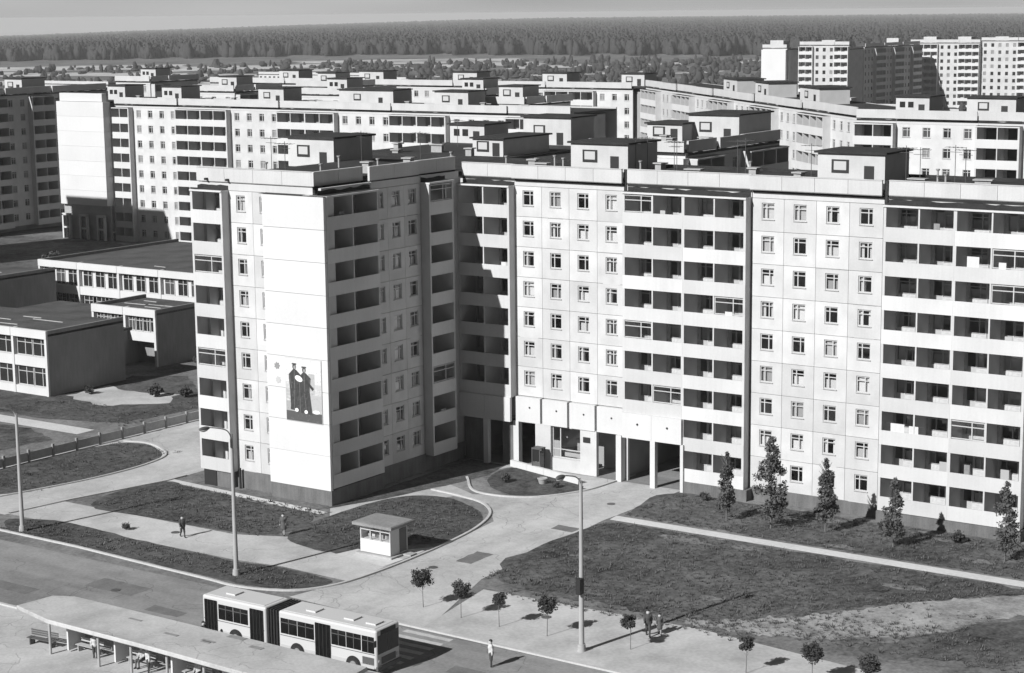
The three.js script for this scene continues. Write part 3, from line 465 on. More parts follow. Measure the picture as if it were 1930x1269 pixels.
// ---- simpler blocks further off
// front: one wall sheet with real openings; each window is a part with its frame bars
function farWall(f, B, u0, n, bw, yT, rows, { win = [1.15, 1.35], frames = true, mat } = {}) {
  const w0 = n * bw, h = H * (rows[1] - rows[0] + 1), yb = yT - H * (rows[1] + 1), s = rectShape(w0 - 0.02, h);
  for (let i = 0; i < n; i++) for (let j = 0; j <= rows[1] - rows[0]; j++) { const x = -w0 / 2 + bw * (i + 0.5); s.holes.push(rectHole(x - win[0] / 2, j * H + 1.0, x + win[0] / 2, j * H + 1.0 + win[1])); }
  const g = new THREE.ExtrudeGeometry(s, { depth: 0.28, bevelEnabled: false }); g.translate(0, 0, -0.28);
  put(f, B, 'wall', g, mat || pick(M.panel), u0 + w0 / 2, yb, 0);
  for (let i = 0; i < n; i++) for (let j = 0; j <= rows[1] - rows[0]; j++) {
    const k = rand(), o = put(f, B, 'window', memo(`fw${win}`, () => at(box(win[0] + 0.1, win[1] + 0.1, 0.04), 0, win[1] / 2, 0)), k < 0.5 ? M.farGlass : k < 0.8 ? M.farGlass2 : M.farGlass3, u0 + bw * (i + 0.5), yb + j * H + 1.0, -0.2);
    if (frames) part(o, 'frame', frameGeo(win[0], win[1], 0.12, 1.0), M.frame, 0, 0, 0.07);
  }
}
function farLoggias(f, B, u0, n, bw, yT, rows, { proj = 1.2 } = {}) {
  const w0 = n * bw, uc = u0 + w0 / 2, top = yT - 0.1, bottom = yT - H * (rows[1] + 1) - 0.1;
  put(f, B, 'loggia_wall', box(w0, top - bottom, 0.2), M.loggiaWall, uc, (top + bottom) / 2, -1.6);
  for (let k = 0; k <= n; k++) put(f, B, 'loggia_divider', box(k % 2 ? 0.14 : 0.26, top - bottom, proj + 1.58), M.divider, u0 + bw * k + (k === 0 ? 0.13 : k === n ? -0.13 : 0), (top + bottom) / 2, (proj - 1.6) / 2);
  for (let j = rows[0]; j <= rows[1]; j++) {
    const yf = yT - H * (j + 1) + 0.05; put(f, B, 'loggia_parapet', box(w0 - 0.02, 1.2, 0.12, j % 4), M.band, uc, yf + 0.43, proj - 0.06); put(f, B, 'loggia_slab', box(w0 - 0.04, 0.16, proj + 1.44), M.divider, uc, yf - 0.08, (proj - 1.6) / 2 - 0.06);
    for (let i = 0; i < n; i++) put(f, B, 'loggia_window', box(1.9, 1.5, 0.05), rand() < 0.7 ? M.farGlass : M.farGlass2, u0 + bw * (i + 0.5), yf + 1.6, -1.47);
  }
  put(f, B, 'roofing_felt', feltLedge(w0, proj + 0.1, Math.round(u0 * 3 + 5000)), M.felt, uc, top + 0.17, 0); put(f, B, 'loggia_roof', box(w0, 0.15, proj + 1.7), M.band, uc, top + 0.08, (proj - 1.6) / 2);
}
function farParapet(f, B, u0, w0, yT, out) {
  put(f, B, 'cornice_panel', box(w0 - 0.02, 0.62, 0.3), M.strip, u0 + w0 / 2, yT + 0.33, -0.15); put(f, B, 'parapet_panel', box(w0 - 0.05, 1.2, 0.25, Math.floor(u0) & 3), M.parapet, u0 + w0 / 2, yT + 1.35, out - 0.12);
  put(f, B, 'felt_upstand', upstand(w0 - 0.05, 0.34, Math.round(u0 * 5 + 3000)), M.felt, u0 + w0 / 2, yT + 0.36, 0.01);
}
// repeat window groups (4) and loggia groups along a face
function farRun(f, B, u0, pattern, yT, rows, opts = {}) {
  let u = u0;
  for (const [t, n, bw] of pattern) {
    const w0 = n * bw;
    if (t === 'W') { farWall(f, B, u, n, bw, yT, rows, opts); farParapet(f, B, u, w0, yT, 0.5); }
    else if (t === 'L') { farLoggias(f, B, u, n, bw, yT, rows); farParapet(f, B, u, w0, yT, 0.1); }
    else { put(f, B, 'gable_panel', box(w0 - 0.02, H * 9 + 0.6, 1.4), M.gable[2], u + w0 / 2, yT - H * 4.5 - 0.3, 0.5); farParapet(f, B, u, w0, yT, 0.4); }
    u += w0;
  }
  return u;
}
{ // second row: long block behind the wing
  const B = thing('apartment_block', 'white nine-storey block beyond the painted gable, its lower left in shade', 'apartment block');
  const yT = 25.15, f = face(0, -255, 0);
  const gb = face(0, -253.2, 0);
  for (let j = 0; j < 7; j++) put(gb, B, 'gable_panel', box(12.6, H - 0.02, 1.8, j), M.gable[(j * 2) % 3], -270.9, yT + 1.1 - H * (j + 0.5), 0.3);
  put(gb, B, 'gable_coping', box(11.4, 1.5, 1.2), M.gable[0], -270.9, yT + 1.9, 0.2);
  // entrance hall at the foot of the gable, with tall framed openings
  put(gb, B, 'porch_wall', box(12.6, 6.6, 0.4), M.concrete, -270.9, 3.3, 0.2);
  for (let k = 0; k < 3; k++) { const q = put(gb, B, 'porch_frame', merge([at(box(0.35, 4.6, 0.5), -0.9, 2.3, 0), at(box(0.35, 4.6, 0.5), 0.9, 2.3, 0), at(box(2.15, 0.4, 0.5), 0, 4.6, 0), at(box(1.5, 0.3, 0.4), 0, 2.1, 0)]), M.gable[1], -275.6 + k * 4.7, 0.1, 1.4); part(q, 'pane', box(1.5, 4.3, 0.06), M.farGlass, 0, 2.2, -0.1); }
  farRun(f, B, -264.6, [['L', 2, 2.4], ['W', 4, 2.95], ['L', 4, 3.2], ['W', 4, 2.95], ['L', 4, 3.3], ['W', 4, 2.95], ['L', 4, 3.0], ['W', 4, 2.95], ['L', 4, 3.0]], yT, [0, 8]);
  part(B, 'interior', box(102, 26, 10), M.inside, -214, 12.5, -261.2); part(B, 'roof', box(116, 0.3, 13), M.felt, -220, 26.1, -261.5); part(B, 'rear_wall', box(116, 27, 0.3), M.panel[0], -220, 13, -268.1);
  part(B, 'end_wall', box(0.4, 27, 13), M.panel[0], -277.6, 13, -261);
  for (const [x, w] of [[-269.6, 4.6], [-255, 5], [-230.3, 6], [-208.4, 12], [-190, 7]]) machineRoom(B, x, -263, w, 5, 26.2, 28.9);
  roofBits(B, [[-262, -259, 0], [-245, -260, 1], [-238, -259, 0], [-220, -260, 1], [-198, -259, 0], [-183, -260, 0], [-174, -259, 1]], 26.2);
}
{ // dark wing at the left edge, side facing away from the sun
  const B = thing('apartment_block', 'nine-storey wing in shade at the left edge, banded with loggias', 'apartment block');
  const yT = 26.6, s = face(-291, 0, 90);
  farRun(s, B, 236, [['W', 2, 3], ['L', 3, 3.1], ['W', 2, 3], ['L', 2, 3], ['W', 3, 3], ['L', 2, 3]], yT, [0, 8]);
  part(B, 'interior', box(11, 25.5, 40), M.inside, -298, 13, -257); part(B, 'roof', box(13, 0.3, 43), M.felt, -298, 27.4, -257.5); part(B, 'rear_wall', box(0.3, 27, 43), M.panel[0], -304.6, 13.4, -257.5);
  part(B, 'end_wall', box(13, 27, 0.3), M.panel[0], -298, 13.4, -236); part(B, 'end_wall', box(13, 27, 0.3), M.panel[0], -298, 13.4, -279.2);
  machineRoom(B, -297, -262, 5, 6, 27.4, 30); machineRoom(B, -297, -246, 5, 6, 27.4, 30);
}
{ // tall tower outside the frame on the left: its shadow lies across the foot of the second row
  const B = thing('apartment_tower', 'fourteen-storey tower left of the view that shades the second row', 'tower block');
  const f = face(0, -190, 0); farRun(f, B, -286, [['W', 3, 3.2], ['L', 2, 3.0], ['W', 2, 3.2]], 39.0, [0, 13], { frames: false });
  part(B, 'body', box(22, 40, 11), M.panel[0], -275, 20, -196.5); part(B, 'roof', box(22.4, 0.4, 12), M.felt, -275, 40.3, -196.3);
}
{ // third row and its oblique continuation on the right
  const B = thing('apartment_block', 'bright far block in the third row, bending into an oblique wing', 'apartment block');
  const yT = 25.6, f = face(0, -338, 0);
  farRun(f, B, -318, [['L', 4, 3], ['W', 4, 2.95], ['L', 4, 3.1], ['W', 4, 2.95], ['L', 4, 3.1], ['W', 4, 2.95], ['L', 4, 3.1], ['W', 4, 2.95], ['L', 4, 3.1], ['W', 3, 2.95]], yT, [0, 3]);
  part(B, 'interior', box(122, 26, 10), M.inside, -258, 12.6, -344.3); part(B, 'roof', box(124, 0.3, 12.5), M.felt, -258, 26.5, -344.4); part(B, 'lower_wall', box(124, 14.3, 0.3), M.panel[0], -258, 7.1, -338.2); part(B, 'rear_wall', box(124, 27, 0.3), M.panel[0], -258, 13.4, -350.6);
  for (const [x, w] of [[-297, 6], [-272.3, 7], [-246, 6.5], [-222.4, 6.2], [-203, 5.5]]) machineRoom(B, x, -345, w, 5, 26.6, 29.1);
  roofBits(B, [[-285, -342, 0], [-262, -342, 1], [-236, -342, 0], [-212, -342, 0]], 26.6);
  // oblique wing
  const yO = 26.3, o = face(-195.5, -335, -45);
  farRun(o, B, 0, [['L', 4, 3.0], ['W', 4, 2.95], ['L', 4, 3.0], ['W', 4, 2.95], ['L', 4, 3.0], ['W', 4, 2.95], ['L', 4, 3.0], ['W', 4, 2.95], ['L', 4, 3.0], ['W', 4, 2.95]], yO, [0, 4]);
  put(o, B, 'interior', box(117, 26.5, 9), M.inside, 59.5, 13, -5.8); put(o, B, 'roof', box(120, 0.3, 12), M.felt, 59.7, 27.2, -6.1); put(o, B, 'lower_wall', box(120, 12.2, 0.3), M.panel[0], 59.7, 6.1, -0.2); put(o, B, 'rear_wall', box(120, 27.4, 0.3), M.panel[0], 59.7, 13.7, -12);
  for (const [u, w] of [[46, 8], [64, 7], [88, 9]]) { const q = machineRoom(B, o.ox + o.ux * u + o.wx * -6, o.oz + o.uz * u + o.wz * -6, w, 5, 27.3, 29.8, o.ry); }
}
{ // block facing us at the right, third row
  const B = thing('apartment_block', 'white block behind the right end of the long roof, facing square on', 'apartment block');
  const yT = 26.1, f = face(0, -249.6, 0);
  farRun(f, B, -111.3, [['L', 2, 3], ['W', 4, 2.97], ['L', 2, 3.1], ['W', 4, 2.97], ['L', 2, 3.1], ['W', 3, 2.97]], yT, [0, 5]);
  part(B, 'interior', box(48, 26.5, 9), M.inside, -86.5, 12.9, -256); part(B, 'roof', box(50, 0.3, 12.5), M.felt, -86.5, 27.0, -256); part(B, 'lower_wall', box(50, 9.3, 0.3), M.panel[0], -86.5, 4.6, -249.8); part(B, 'rear_wall', box(50, 27, 0.3), M.panel[0], -86.5, 13.5, -262.2);
  for (const [x, w] of [[-93.5, 7], [-105, 5]]) machineRoom(B, x, -257, w, 5, 27.1, 29.6);
}
{ // wing behind the long block, seen over its roof
  const B = thing('apartment_block', 'wing in shade behind the long roof, narrow white gable at its end', 'apartment block');
  const yT = 26.3, f = face(0, -178, 0), s = face(-99, 0, 90);
  put(f, B, 'gable_panel', box(3.4, 26.4, 1.2), M.gable[1], -100.5, 13.2, 0.2); farLoggias(f, B, -111, 3, 2.9, yT, [0, 8]); farParapet(f, B, -111, 12, yT, 0.3);
  farRun(s, B, 178.5, [['L', 2, 3.2], ['W', 2, 3], ['L', 3, 3.2]], yT, [0, 8]);
  part(B, 'interior', box(10, 26, 20), M.inside, -105.5, 13, -189.8); part(B, 'roof', box(12.4, 0.3, 22.6), M.felt, -105.6, 27.1, -189.6); part(B, 'rear_wall', box(0.3, 27, 22.6), M.panel[0], -111.8, 13.4, -189.6); part(B, 'rear_wall', box(12.4, 27, 0.3), M.panel[0], -105.6, 13.4, -200.9);
  machineRoom(B, -108.4, -192.5, 4.6, 5, 27.2, 29.2); machineRoom(B, -103.4, -196.5, 6.5, 8, 27.2, 30.2);
  roofBits(B, [[-103, -182, 0], [-101.5, -187, 1], [-106, -186, 0], [-109, -198, 2]], 27.2);
}
{ // dark roofs between the long block and the second row
  const B = thing('apartment_block', 'low dark-roofed rear wing with white machine rooms behind the inner corner', 'apartment block');
  part(B, 'body', box(20, 26.4, 35), M.panel[1], -124.5, 13.2, -174.8); part(B, 'roof', box(20.4, 0.3, 35.4), M.felt, -124.5, 26.6, -174.8); part(B, 'roof_edge', box(20.4, 0.4, 0.3), M.felt2, -124.5, 26.95, -157.3);
  machineRoom(B, -121.3, -187.6, 6.6, 5, 26.7, 29.9); machineRoom(B, -131.6, -186, 5, 5, 26.7, 28.9); machineRoom(B, -117.4, -172, 4, 9, 26.7, 28.6);
  roofBits(B, [[-118, -165, 0], [-126, -170, 1], [-124, -160, 0], [-130, -168, 0], [-120.5, -176, 1], [-129, -178, 3]], 26.75);
}
// far estate at the upper right
{
  const spec = [
    ['far block with blank white gable, leftmost of the distant estate', -331.5, -656, [['G', 3, 3.4]], 9, 27.2],
    ['distant white block with loggias at both ends, beside the blank gable', -318.5, -661, [['L', 2, 2.9], ['W', 3, 2.9], ['L', 2, 2.9]], 20.4, 28.2],
    ['distant block with wide dark loggia bands, centre of the far estate', -305.5, -737, [['L', 4, 3], ['W', 3, 2.9], ['L', 3, 2.9]], 29, 27.6],
    ['distant white block at the right edge of the far estate', -276.0, -738.5, [['W', 5, 3], ['L', 3, 3], ['W', 4, 3], ['L', 3, 3]], 45, 28.4],
  ];
  for (const [label, x, z, pat, w, top] of spec) {
    const B = thing('apartment_block', label, 'apartment block', 'far estate blocks'); const f = face(0, z, 0), yT = top - 0.2;
    const end = farRun(f, B, x, pat, yT, [0, 8], { frames: false, win: [1.2, 1.4] }), wd = end - x;
    part(B, 'body', box(wd, 27, 12), M.panel[0], x + wd / 2, 13.4, z - 7); part(B, 'roof', box(wd + 0.2, 0.3, 12.8), M.felt, x + wd / 2, 27.1, z - 7);
    for (let k = 0; k < Math.max(1, Math.round(wd / 14)); k++) part(B, 'machine_room', box(5.5, 3, 5), M.panel[2], x + (k + 0.6) * wd / Math.max(1, Math.round(wd / 14)) - 2, 28.9, z - 6);
  }
  const B = thing('apartment_block', 'distant wing in shade between the two bright far blocks', 'apartment block', 'far estate blocks');
  const s = face(-297.9, 0, 90); farRun(s, B, 674, [['W', 3, 3], ['L', 3, 3], ['W', 3, 3], ['L', 3, 3], ['W', 3, 3], ['L', 3, 3]], 27, [0, 8], { frames: false });
  part(B, 'body', box(12, 27, 54), M.panel[0], -304.6, 13.4, -701.2); part(B, 'roof', box(12.5, 0.3, 54), M.felt, -304.6, 27.2, -701.2); part(B, 'machine_room', box(5, 3, 5), M.panel[2], -303, 28.8, -715);
}
// perpendicular wings of the rows behind, side faces away from the sun
[[-268, -292, 14, 3, 'dark-sided wing behind the white gable at left'], [-262, -318, 12, 3, 'dark-sided wing right of the first one, behind the second row'], [-236, -288, 16, 3, 'dark-sided wing between second and third row, left of centre'], [-208, -296, 14, 3, 'dark-sided wing between second and third row, at the centre'], [-330, -330, 16, 4, 'dark-sided wing at the far left of the third row'], [-180, -268, 14, 3, 'dark-sided wing right of the second row']].forEach(([x, z, len, n, label]) => {
  const B = thing('apartment_block', label, 'apartment block'), yT = 25.9, s = face(x, 0, 90), f = face(0, z, 0);
  farRun(s, B, -z + 0.3, [['L', 2, 2.8], ['W', 3, (len - 5.6) / 3]], yT, [0, 4]); farWall(f, B, x - 11.6, 3, 3.85, yT, [0, 4]); farParapet(f, B, x - 11.6, 11.6, yT, 0.3);
  part(B, 'body', box(10, 26, len - 1.5), M.panel[n], x - 6, 13, z - len / 2 - 0.6); part(B, 'roof', box(11.6, 0.3, len), M.felt, x - 5.9, 26.8, z - len / 2); machineRoom(B, x - 6, z - len / 2, 5, 5, 26.9, 29.4);
});
// low-rise blocks in the left background (roofs and pale walls among trees)
{
  const spec = [[-420, -372, 34, 13, 15], [-470, -430, 46, 14, 15], [-392, -402, 30, 12, 17], [-520, -520, 60, 14, 15], [-350, -420, 30, 12, 15], [-440, -520, 48, 13, 15], [-560, -640, 70, 14, 15], [-380, -560, 44, 13, 16], [-300, -480, 26, 12, 14], [-640, -560, 56, 14, 15], [-250, -520, 40, 12, 14], [-680, -760, 80, 14, 12]];
  const L = ['pale five-storey block nearest behind the dark left wing', 'long pale block at the far left edge', 'block with bright end wall above the white gable', 'wide distant block at the left', 'small block left of the third row', 'long low block in the left distance', 'farthest wide block before the fields on the left', 'distant block above the second row centre', 'small distant block right of centre', 'outlying block at the extreme left', 'low block behind the third row', 'long farm-like block on the left skyline'];
  spec.forEach(([x, z, w, d, h], i) => {
    const B = thing('residential_block', L[i], 'apartment block', 'blocks in the left background'), f = face(0, z, 0), yT = h - 1.4;
    farWall(f, B, x, Math.floor(w / 3), w / Math.floor(w / 3), yT, [0, 1], { frames: false, win: [1.5, 1.4] }); farParapet(f, B, x, w, yT, 0.2);
    part(B, 'body', box(w - 0.1, h - 0.6, d), M.panel[i % 3], x + w / 2, (h - 0.6) / 2, z - d / 2 - 0.35); part(B, 'roof', box(w, 0.3, d), M.felt, x + w / 2, h - 0.35, z - d / 2 - 0.2); if (i % 2 === 0) part(B, 'machine_room', box(5, 2.4, 4), M.panel[1], x + w * 0.3, h + 0.7, z - d / 2);
  });
}

// ---------------------------------------------------------------- low kindergarten pavilions on the left
function pavilion(label, x0, x1, z, depth, h, { recess = 0, piers = 4, bays = 3, sideMat = M.render } = {}) {
  const B = thing('pavilion', label, 'pavilion'), f = face(0, z, 0), w = x1 - x0, bw = w / bays;
  part(B, 'roof', box(w, 0.25, depth), M.felt2, (x0 + x1) / 2, h - 0.55, z - depth / 2);
  part(B, 'body', box(w - 0.4, h - 0.8, depth - 1.6), M.render, (x0 + x1) / 2, (h - 0.8) / 2, z - depth / 2 - 0.75);
  part(B, 'side_wall', box(0.3, h, depth), sideMat, x1 - 0.15, h / 2, z - depth / 2); part(B, 'side_wall', box(0.3, h, depth), sideMat, x0 + 0.15, h / 2, z - depth / 2);
  for (let i = 0; i < bays; i++) {
    const u = x0 + bw * (i + 0.5);
    put(f, B, 'parapet_panel', box(bw - 0.06, 0.95, 0.35, i), M.band, u, h - 0.48, 0.1); put(f, B, 'spandrel_panel', box(bw - 0.1, 1.15, 0.25, i), M.band, u, h * 0.5 + 0.05, 0.0);
    if (!recess) put(f, B, 'spandrel_panel', box(bw - 0.1, 0.9, 0.25, i), M.band, u, 0.45, 0.0);
    if (piers === 3) for (let k = 0; k <= 3; k++) put(f, B, 'window_pier', box(0.6, h * 0.5 - 0.9, 0.25), M.band, u - bw / 2 + 0.45 + (bw - 0.6) / 3 * k, h * 0.75 - 0.25, -0.45);
    put(f, B, 'pier', box(0.35, h - 0.02, 0.9), M.band, u - bw / 2 + 0.18, h / 2, -0.25);
    for (const [yy, hh] of recess ? [[h * 0.5 + 0.65, h * 0.5 - 1.65]] : [[h * 0.5 + 0.65, h * 0.5 - 1.65], [0.95, h * 0.5 - 1.5]]) {
      const n = piers, ww = (bw - 0.6) / n, wn = n === 3 ? 0.75 : 0.22;
      for (let k = 0; k < n; k++) { const o = put(f, B, 'window', box(ww - wn, hh, 0.05), rand() < 0.75 ? M.farGlass : M.farGlass2, u - bw / 2 + 0.45 + ww * (k + 0.5), yy + hh / 2, -0.32); part(o, 'frame', frameGeo(+(ww - wn + 0.1).toFixed(2), +hh.toFixed(2), 0.1, +(hh * 0.7).toFixed(2)), M.frame, 0, -hh / 2, 0.05); }
    }
  }
  put(f, B, 'pier', box(0.35, h - 0.02, 0.9), M.band, x1 - 0.18, h / 2, -0.2);
  for (let k = 0; k < 5; k++) part(B, 'roof_seam', box(rr(2, 5), 0.08, 0.15), M.concrete, rr(x0 + 3, x1 - 3), h - 0.4, z - rr(2, depth - 2), rr(-0.1, 0.1));
  return B;
}
pavilion('two-storey pavilion nearest the road at left, blank grey side wall', -184, -160.6, -143, 11.6, 7.5, { bays: 4, piers: 2 });
pavilion('two-storey pavilion with undercut ground floor beside the wing', -174.2, -163.2, -162.6, 9, 7.0, { recess: 1, bays: 2, piers: 4 });
pavilion('long pavilion with a row of windows under a wide dark roof', -207.6, -168, -184, 28, 8.0, { bays: 5, piers: 3 });
pavilion('pavilion at the left edge showing only its blank side wall', -226, -201, -160, 21, 7.6, { bays: 4, piers: 2 });
{
  const B = thing('link_building', 'flat dark roof joining the pavilions behind the nearest one', 'pavilion');
  part(B, 'body', box(24, 4.2, 16), M.render, -180, 2.1, -165.5); part(B, 'roof', box(24.4, 0.3, 16.4), M.felt2, -180, 4.35, -165.5); part(B, 'parapet_panel', box(12, 0.3, 0.4), M.concrete, -178, 4.6, -157.6);
}
// ---------------------------------------------------------------- fence along the access road
{
  const F = thing('boundary_fence', 'low concrete fence with dark posts along the access road at left', 'fence');
  const a = [-138.6, -108], b = [-137.6, -147], n = 13, dx = (b[0] - a[0]) / n, dz = (b[1] - a[1]) / n, L = Math.hypot(dx, dz), ry = Math.atan2(dx, dz);
  for (let i = 0; i <= n; i++) part(F, 'post', box(0.22, 1.25, 0.22), M.concreteDark, a[0] + dx * i, 0.62, a[1] + dz * i, ry);
  for (let i = 0; i < n; i++) part(F, 'fence_panel', box(0.08, 0.85, L - 0.26, i % 3), M.concrete, a[0] + dx * (i + 0.5), 0.55, a[1] + dz * (i + 0.5), ry);
}
// ---------------------------------------------------------------- planter wall by the archway
{
  const P = thing('planter_wall', 'low white wall behind the flower bed by the archway', 'wall'); const a = [-98, -143.0], b = [-88.8, -140.4], n = 4, dx = (b[0] - a[0]) / n, dz = (b[1] - a[1]) / n, L = Math.hypot(dx, dz), ry = Math.atan2(-dz, dx);
  for (let i = 0; i < n; i++) part(P, 'wall_slab', box(L - 0.02, 0.62, 0.3, i), M.band, a[0] + dx * (i + 0.5), 0.31, a[1] + dz * (i + 0.5), ry);
  part(P, 'flower_tub', merge([at(cyl(0.45, 0.3, 0.5), 0, 0.25, 0), at(new THREE.TorusGeometry(0.42, 0.06, 6, 16).rotateX(Math.PI / 2), 0, 0.5, 0)]), M.concrete, -91.8, 0, -138.9);
  const T = thing('telephone_booth', 'narrow dark telephone booth against the white pier', 'phone booth', undefined, [-94.6, 0.03, -142.5]);
  part(T, 'frame', merge([at(box(0.08, 2.2, 0.08), -0.42, 1.1, -0.42), at(box(0.08, 2.2, 0.08), 0.42, 1.1, -0.42), at(box(0.08, 2.2, 0.08), -0.42, 1.1, 0.42), at(box(0.08, 2.2, 0.08), 0.42, 1.1, 0.42), at(box(0.95, 0.12, 0.95), 0, 2.24, 0), at(box(0.9, 0.08, 0.9), 0, 0.04, 0)]), M.steelDark);
  part(T, 'lower_panel', box(0.78, 0.9, 0.04), M.steelDark, 0, 0.55, 0.4); part(T, 'pane', box(0.78, 1.15, 0.02), M.farGlass, 0, 1.6, 0.4); part(T, 'side_pane', box(0.02, 2.0, 0.78), M.farGlass, 0.4, 1.1, 0); part(T, 'telephone', box(0.3, 0.5, 0.2), M.black, 0, 1.3, -0.3);
}
// ---------------------------------------------------------------- kiosk
{
  const K = thing('kiosk', 'small glazed kiosk with flat overhanging roof on the lawn corner', 'kiosk', undefined, [-90.2, 0.03, -113.7]);
  const w = 3.0, d = 2.2;
  part(K, 'floor_slab', box(w + 0.6, 0.14, d + 0.6), M.concrete, 0, 0.07, 0);
  part(K, 'front_panel', box(w, 1.05, 0.12), M.band, 0, 0.72, d / 2 - 0.06); part(K, 'side_panel', box(0.12, 2.3, d - 0.2), M.band, w / 2 - 0.06, 1.3, 0); part(K, 'side_panel', box(0.12, 2.3, d - 0.2), M.band, -w / 2 + 0.06, 1.3, 0); part(K, 'back_panel', box(w, 2.3, 0.12), M.band, 0, 1.3, -d / 2 + 0.06);
  for (const x of [-1.45, -0.5, 0.5, 1.45]) part(K, 'mullion', box(0.09, 1.2, 0.1), M.frame, x, 1.85, d / 2 - 0.06);
  part(K, 'transom', box(w - 0.1, 0.07, 0.08), M.frame, 0, 2.02, d / 2 - 0.05); part(K, 'counter', box(w - 0.4, 0.06, 0.9), M.frame, 0, 1.22, d / 2 - 0.7);
  for (let k = 0; k < 3; k++) part(K, 'pane', box(0.9, 1.15, 0.01), M.glass, -0.97 + k * 0.97, 1.83, d / 2 - 0.07);
  for (let k = 0; k < 6; k++) part(K, 'goods', box(0.3, rr(0.15, 0.4), 0.25), pick(M.curtain), -1.2 + k * 0.45, 1.4, d / 2 - 0.8 + rr(-0.15, 0.15));
  part(K, 'roof', box(w + 0.9, 0.22, d + 0.9), M.concreteDark, 0, 2.5, 0); part(K, 'roof_top', box(w + 0.7, 0.03, d + 0.7), M.concreteDark, 0, 2.627, 0); part(K, 'doorstep', box(0.9, 0.12, 0.8), M.concrete, w / 2 + 0.6, 0.08, -0.5); part(K, 'door', box(0.05, 1.9, 0.85), M.steelDark, w / 2 + 0.02, 1.2, -0.5);
  structure('pavement', new THREE.ShapeGeometry(new THREE.Shape([new THREE.Vector2(-93.2, 111.2), new THREE.Vector2(-87.9, 110.6), new THREE.Vector2(-87.7, 113.0), new THREE.Vector2(-92.6, 113.4)])).rotateX(-Math.PI / 2), M.path, 0, 0.04, 0);
}
// ---------------------------------------------------------------- street lamps
const mastGeo = (h) => merge([at(cyl(0.11, 0.19, h, 14), 0, h / 2, 0), at(cyl(0.26, 0.3, 0.5, 14), 0, 0.25, 0)]);
function streetLamp(label, x, z, h, turn, lean, box2) {
  const L = thing('street_lamp', label, 'street lamp', 'tall lamps along the main road', [x, 0, z], turn); L.rotation.z = lean;
  part(L, 'mast', mastGeo(h), M.concrete);
  const armC = new THREE.CatmullRomCurve3([new THREE.Vector3(0, h - 0.3, 0), new THREE.Vector3(-0.35, h + 0.3, 0), new THREE.Vector3(-1.6, h + 0.75, 0), new THREE.Vector3(-2.1, h + 0.85, 0)]);
  part(L, 'arm', new THREE.TubeGeometry(armC, 14, 0.045, 8), M.steel);
  const hg = new THREE.SphereGeometry(0.5, 16, 10); hg.scale(1, 0.32, 0.42); const hd = part(L, 'lamp_head', hg, M.steelDark, -2.45, h + 0.82, 0); const lg = new THREE.SphereGeometry(0.36, 14, 8); lg.scale(1, 0.4, 0.6); part(hd, 'lens', lg, M.frame, -0.05, -0.09, 0);
  if (box2) { part(L, 'sign_box', box(0.5, 1.05, 0.35), M.black, -0.38, 4.6, 0.12); part(L, 'sign_bracket', box(0.5, 0.1, 0.1), M.steelDark, -0.1, 4.6, 0.1); }
  return L;
}
streetLamp('tall street lamp in front of the wing, arm over the pavement', -96, -102.9, 11.0, R(80), 0.0);
streetLamp('tall street lamp with dark signal box at the edge of the lawn', -64.6, -102.3, 11.6, R(90), 0.0, true);
streetLamp('street lamp at the left edge beside the verge', -119.6, -102.7, 10.0, R(90), 0.0);

// ---------------------------------------------------------------- bus shelter
{
  const S = thing('bus_shelter', 'long flat-roofed bus shelter with open bays in the foreground', 'bus shelter');
  const y = 2.5, s = new THREE.Shape(); const out = [[-97.6, 83.0], [-97.2, 85.8], [-95.8, 86.5], [-69.9, 86.1], [-69.4, 81.6], [-76, 81.4], [-85, 81.8], [-93.5, 82.0]];
  out.forEach(([a, b], i) => i ? s.lineTo(a, b) : s.moveTo(a, b)); s.closePath();
  const g = new THREE.ExtrudeGeometry(s, { depth: 0.2, bevelEnabled: true, bevelSize: 0.05, bevelThickness: 0.05, bevelSegments: 2 }); g.rotateX(-Math.PI / 2);
  part(S, 'roof_slab', g, M.paving, 0, y, 0);
  for (const x of [-94.2, -89.6, -86.6, -83.4, -80.2, -77, -73.8, -70.6]) { part(S, 'post', cyl(0.09, 0.09, y, 10), M.concrete, x, y / 2, -82.7); }
  for (const x of [-92, -87, -82.4, -77.6, -73]) part(S, 'post', cyl(0.09, 0.09, y, 10), M.concrete, x, y / 2, -86.0);
  for (const [x, w] of [[-92.2, 2.6], [-87.6, 2.9], [-82.6, 2.6], [-78, 2.9], [-73.4, 3.0]]) { part(S, 'windscreen_wall', box(w, 2.0, 0.14), M.concreteDark, x, 1.2, -85.2); part(S, 'side_screen', box(0.14, 2.2, 1.6), M.band, x - w / 2, 1.25, -84.4); }
  for (let k = 0; k < 6; k++) part(S, 'roof_patch', box(rr(0.4, 1.6), 0.012, rr(0.1, 0.5)), M.concreteDark, rr(-93, -72), y + 0.268, -rr(83.4, 86));
}
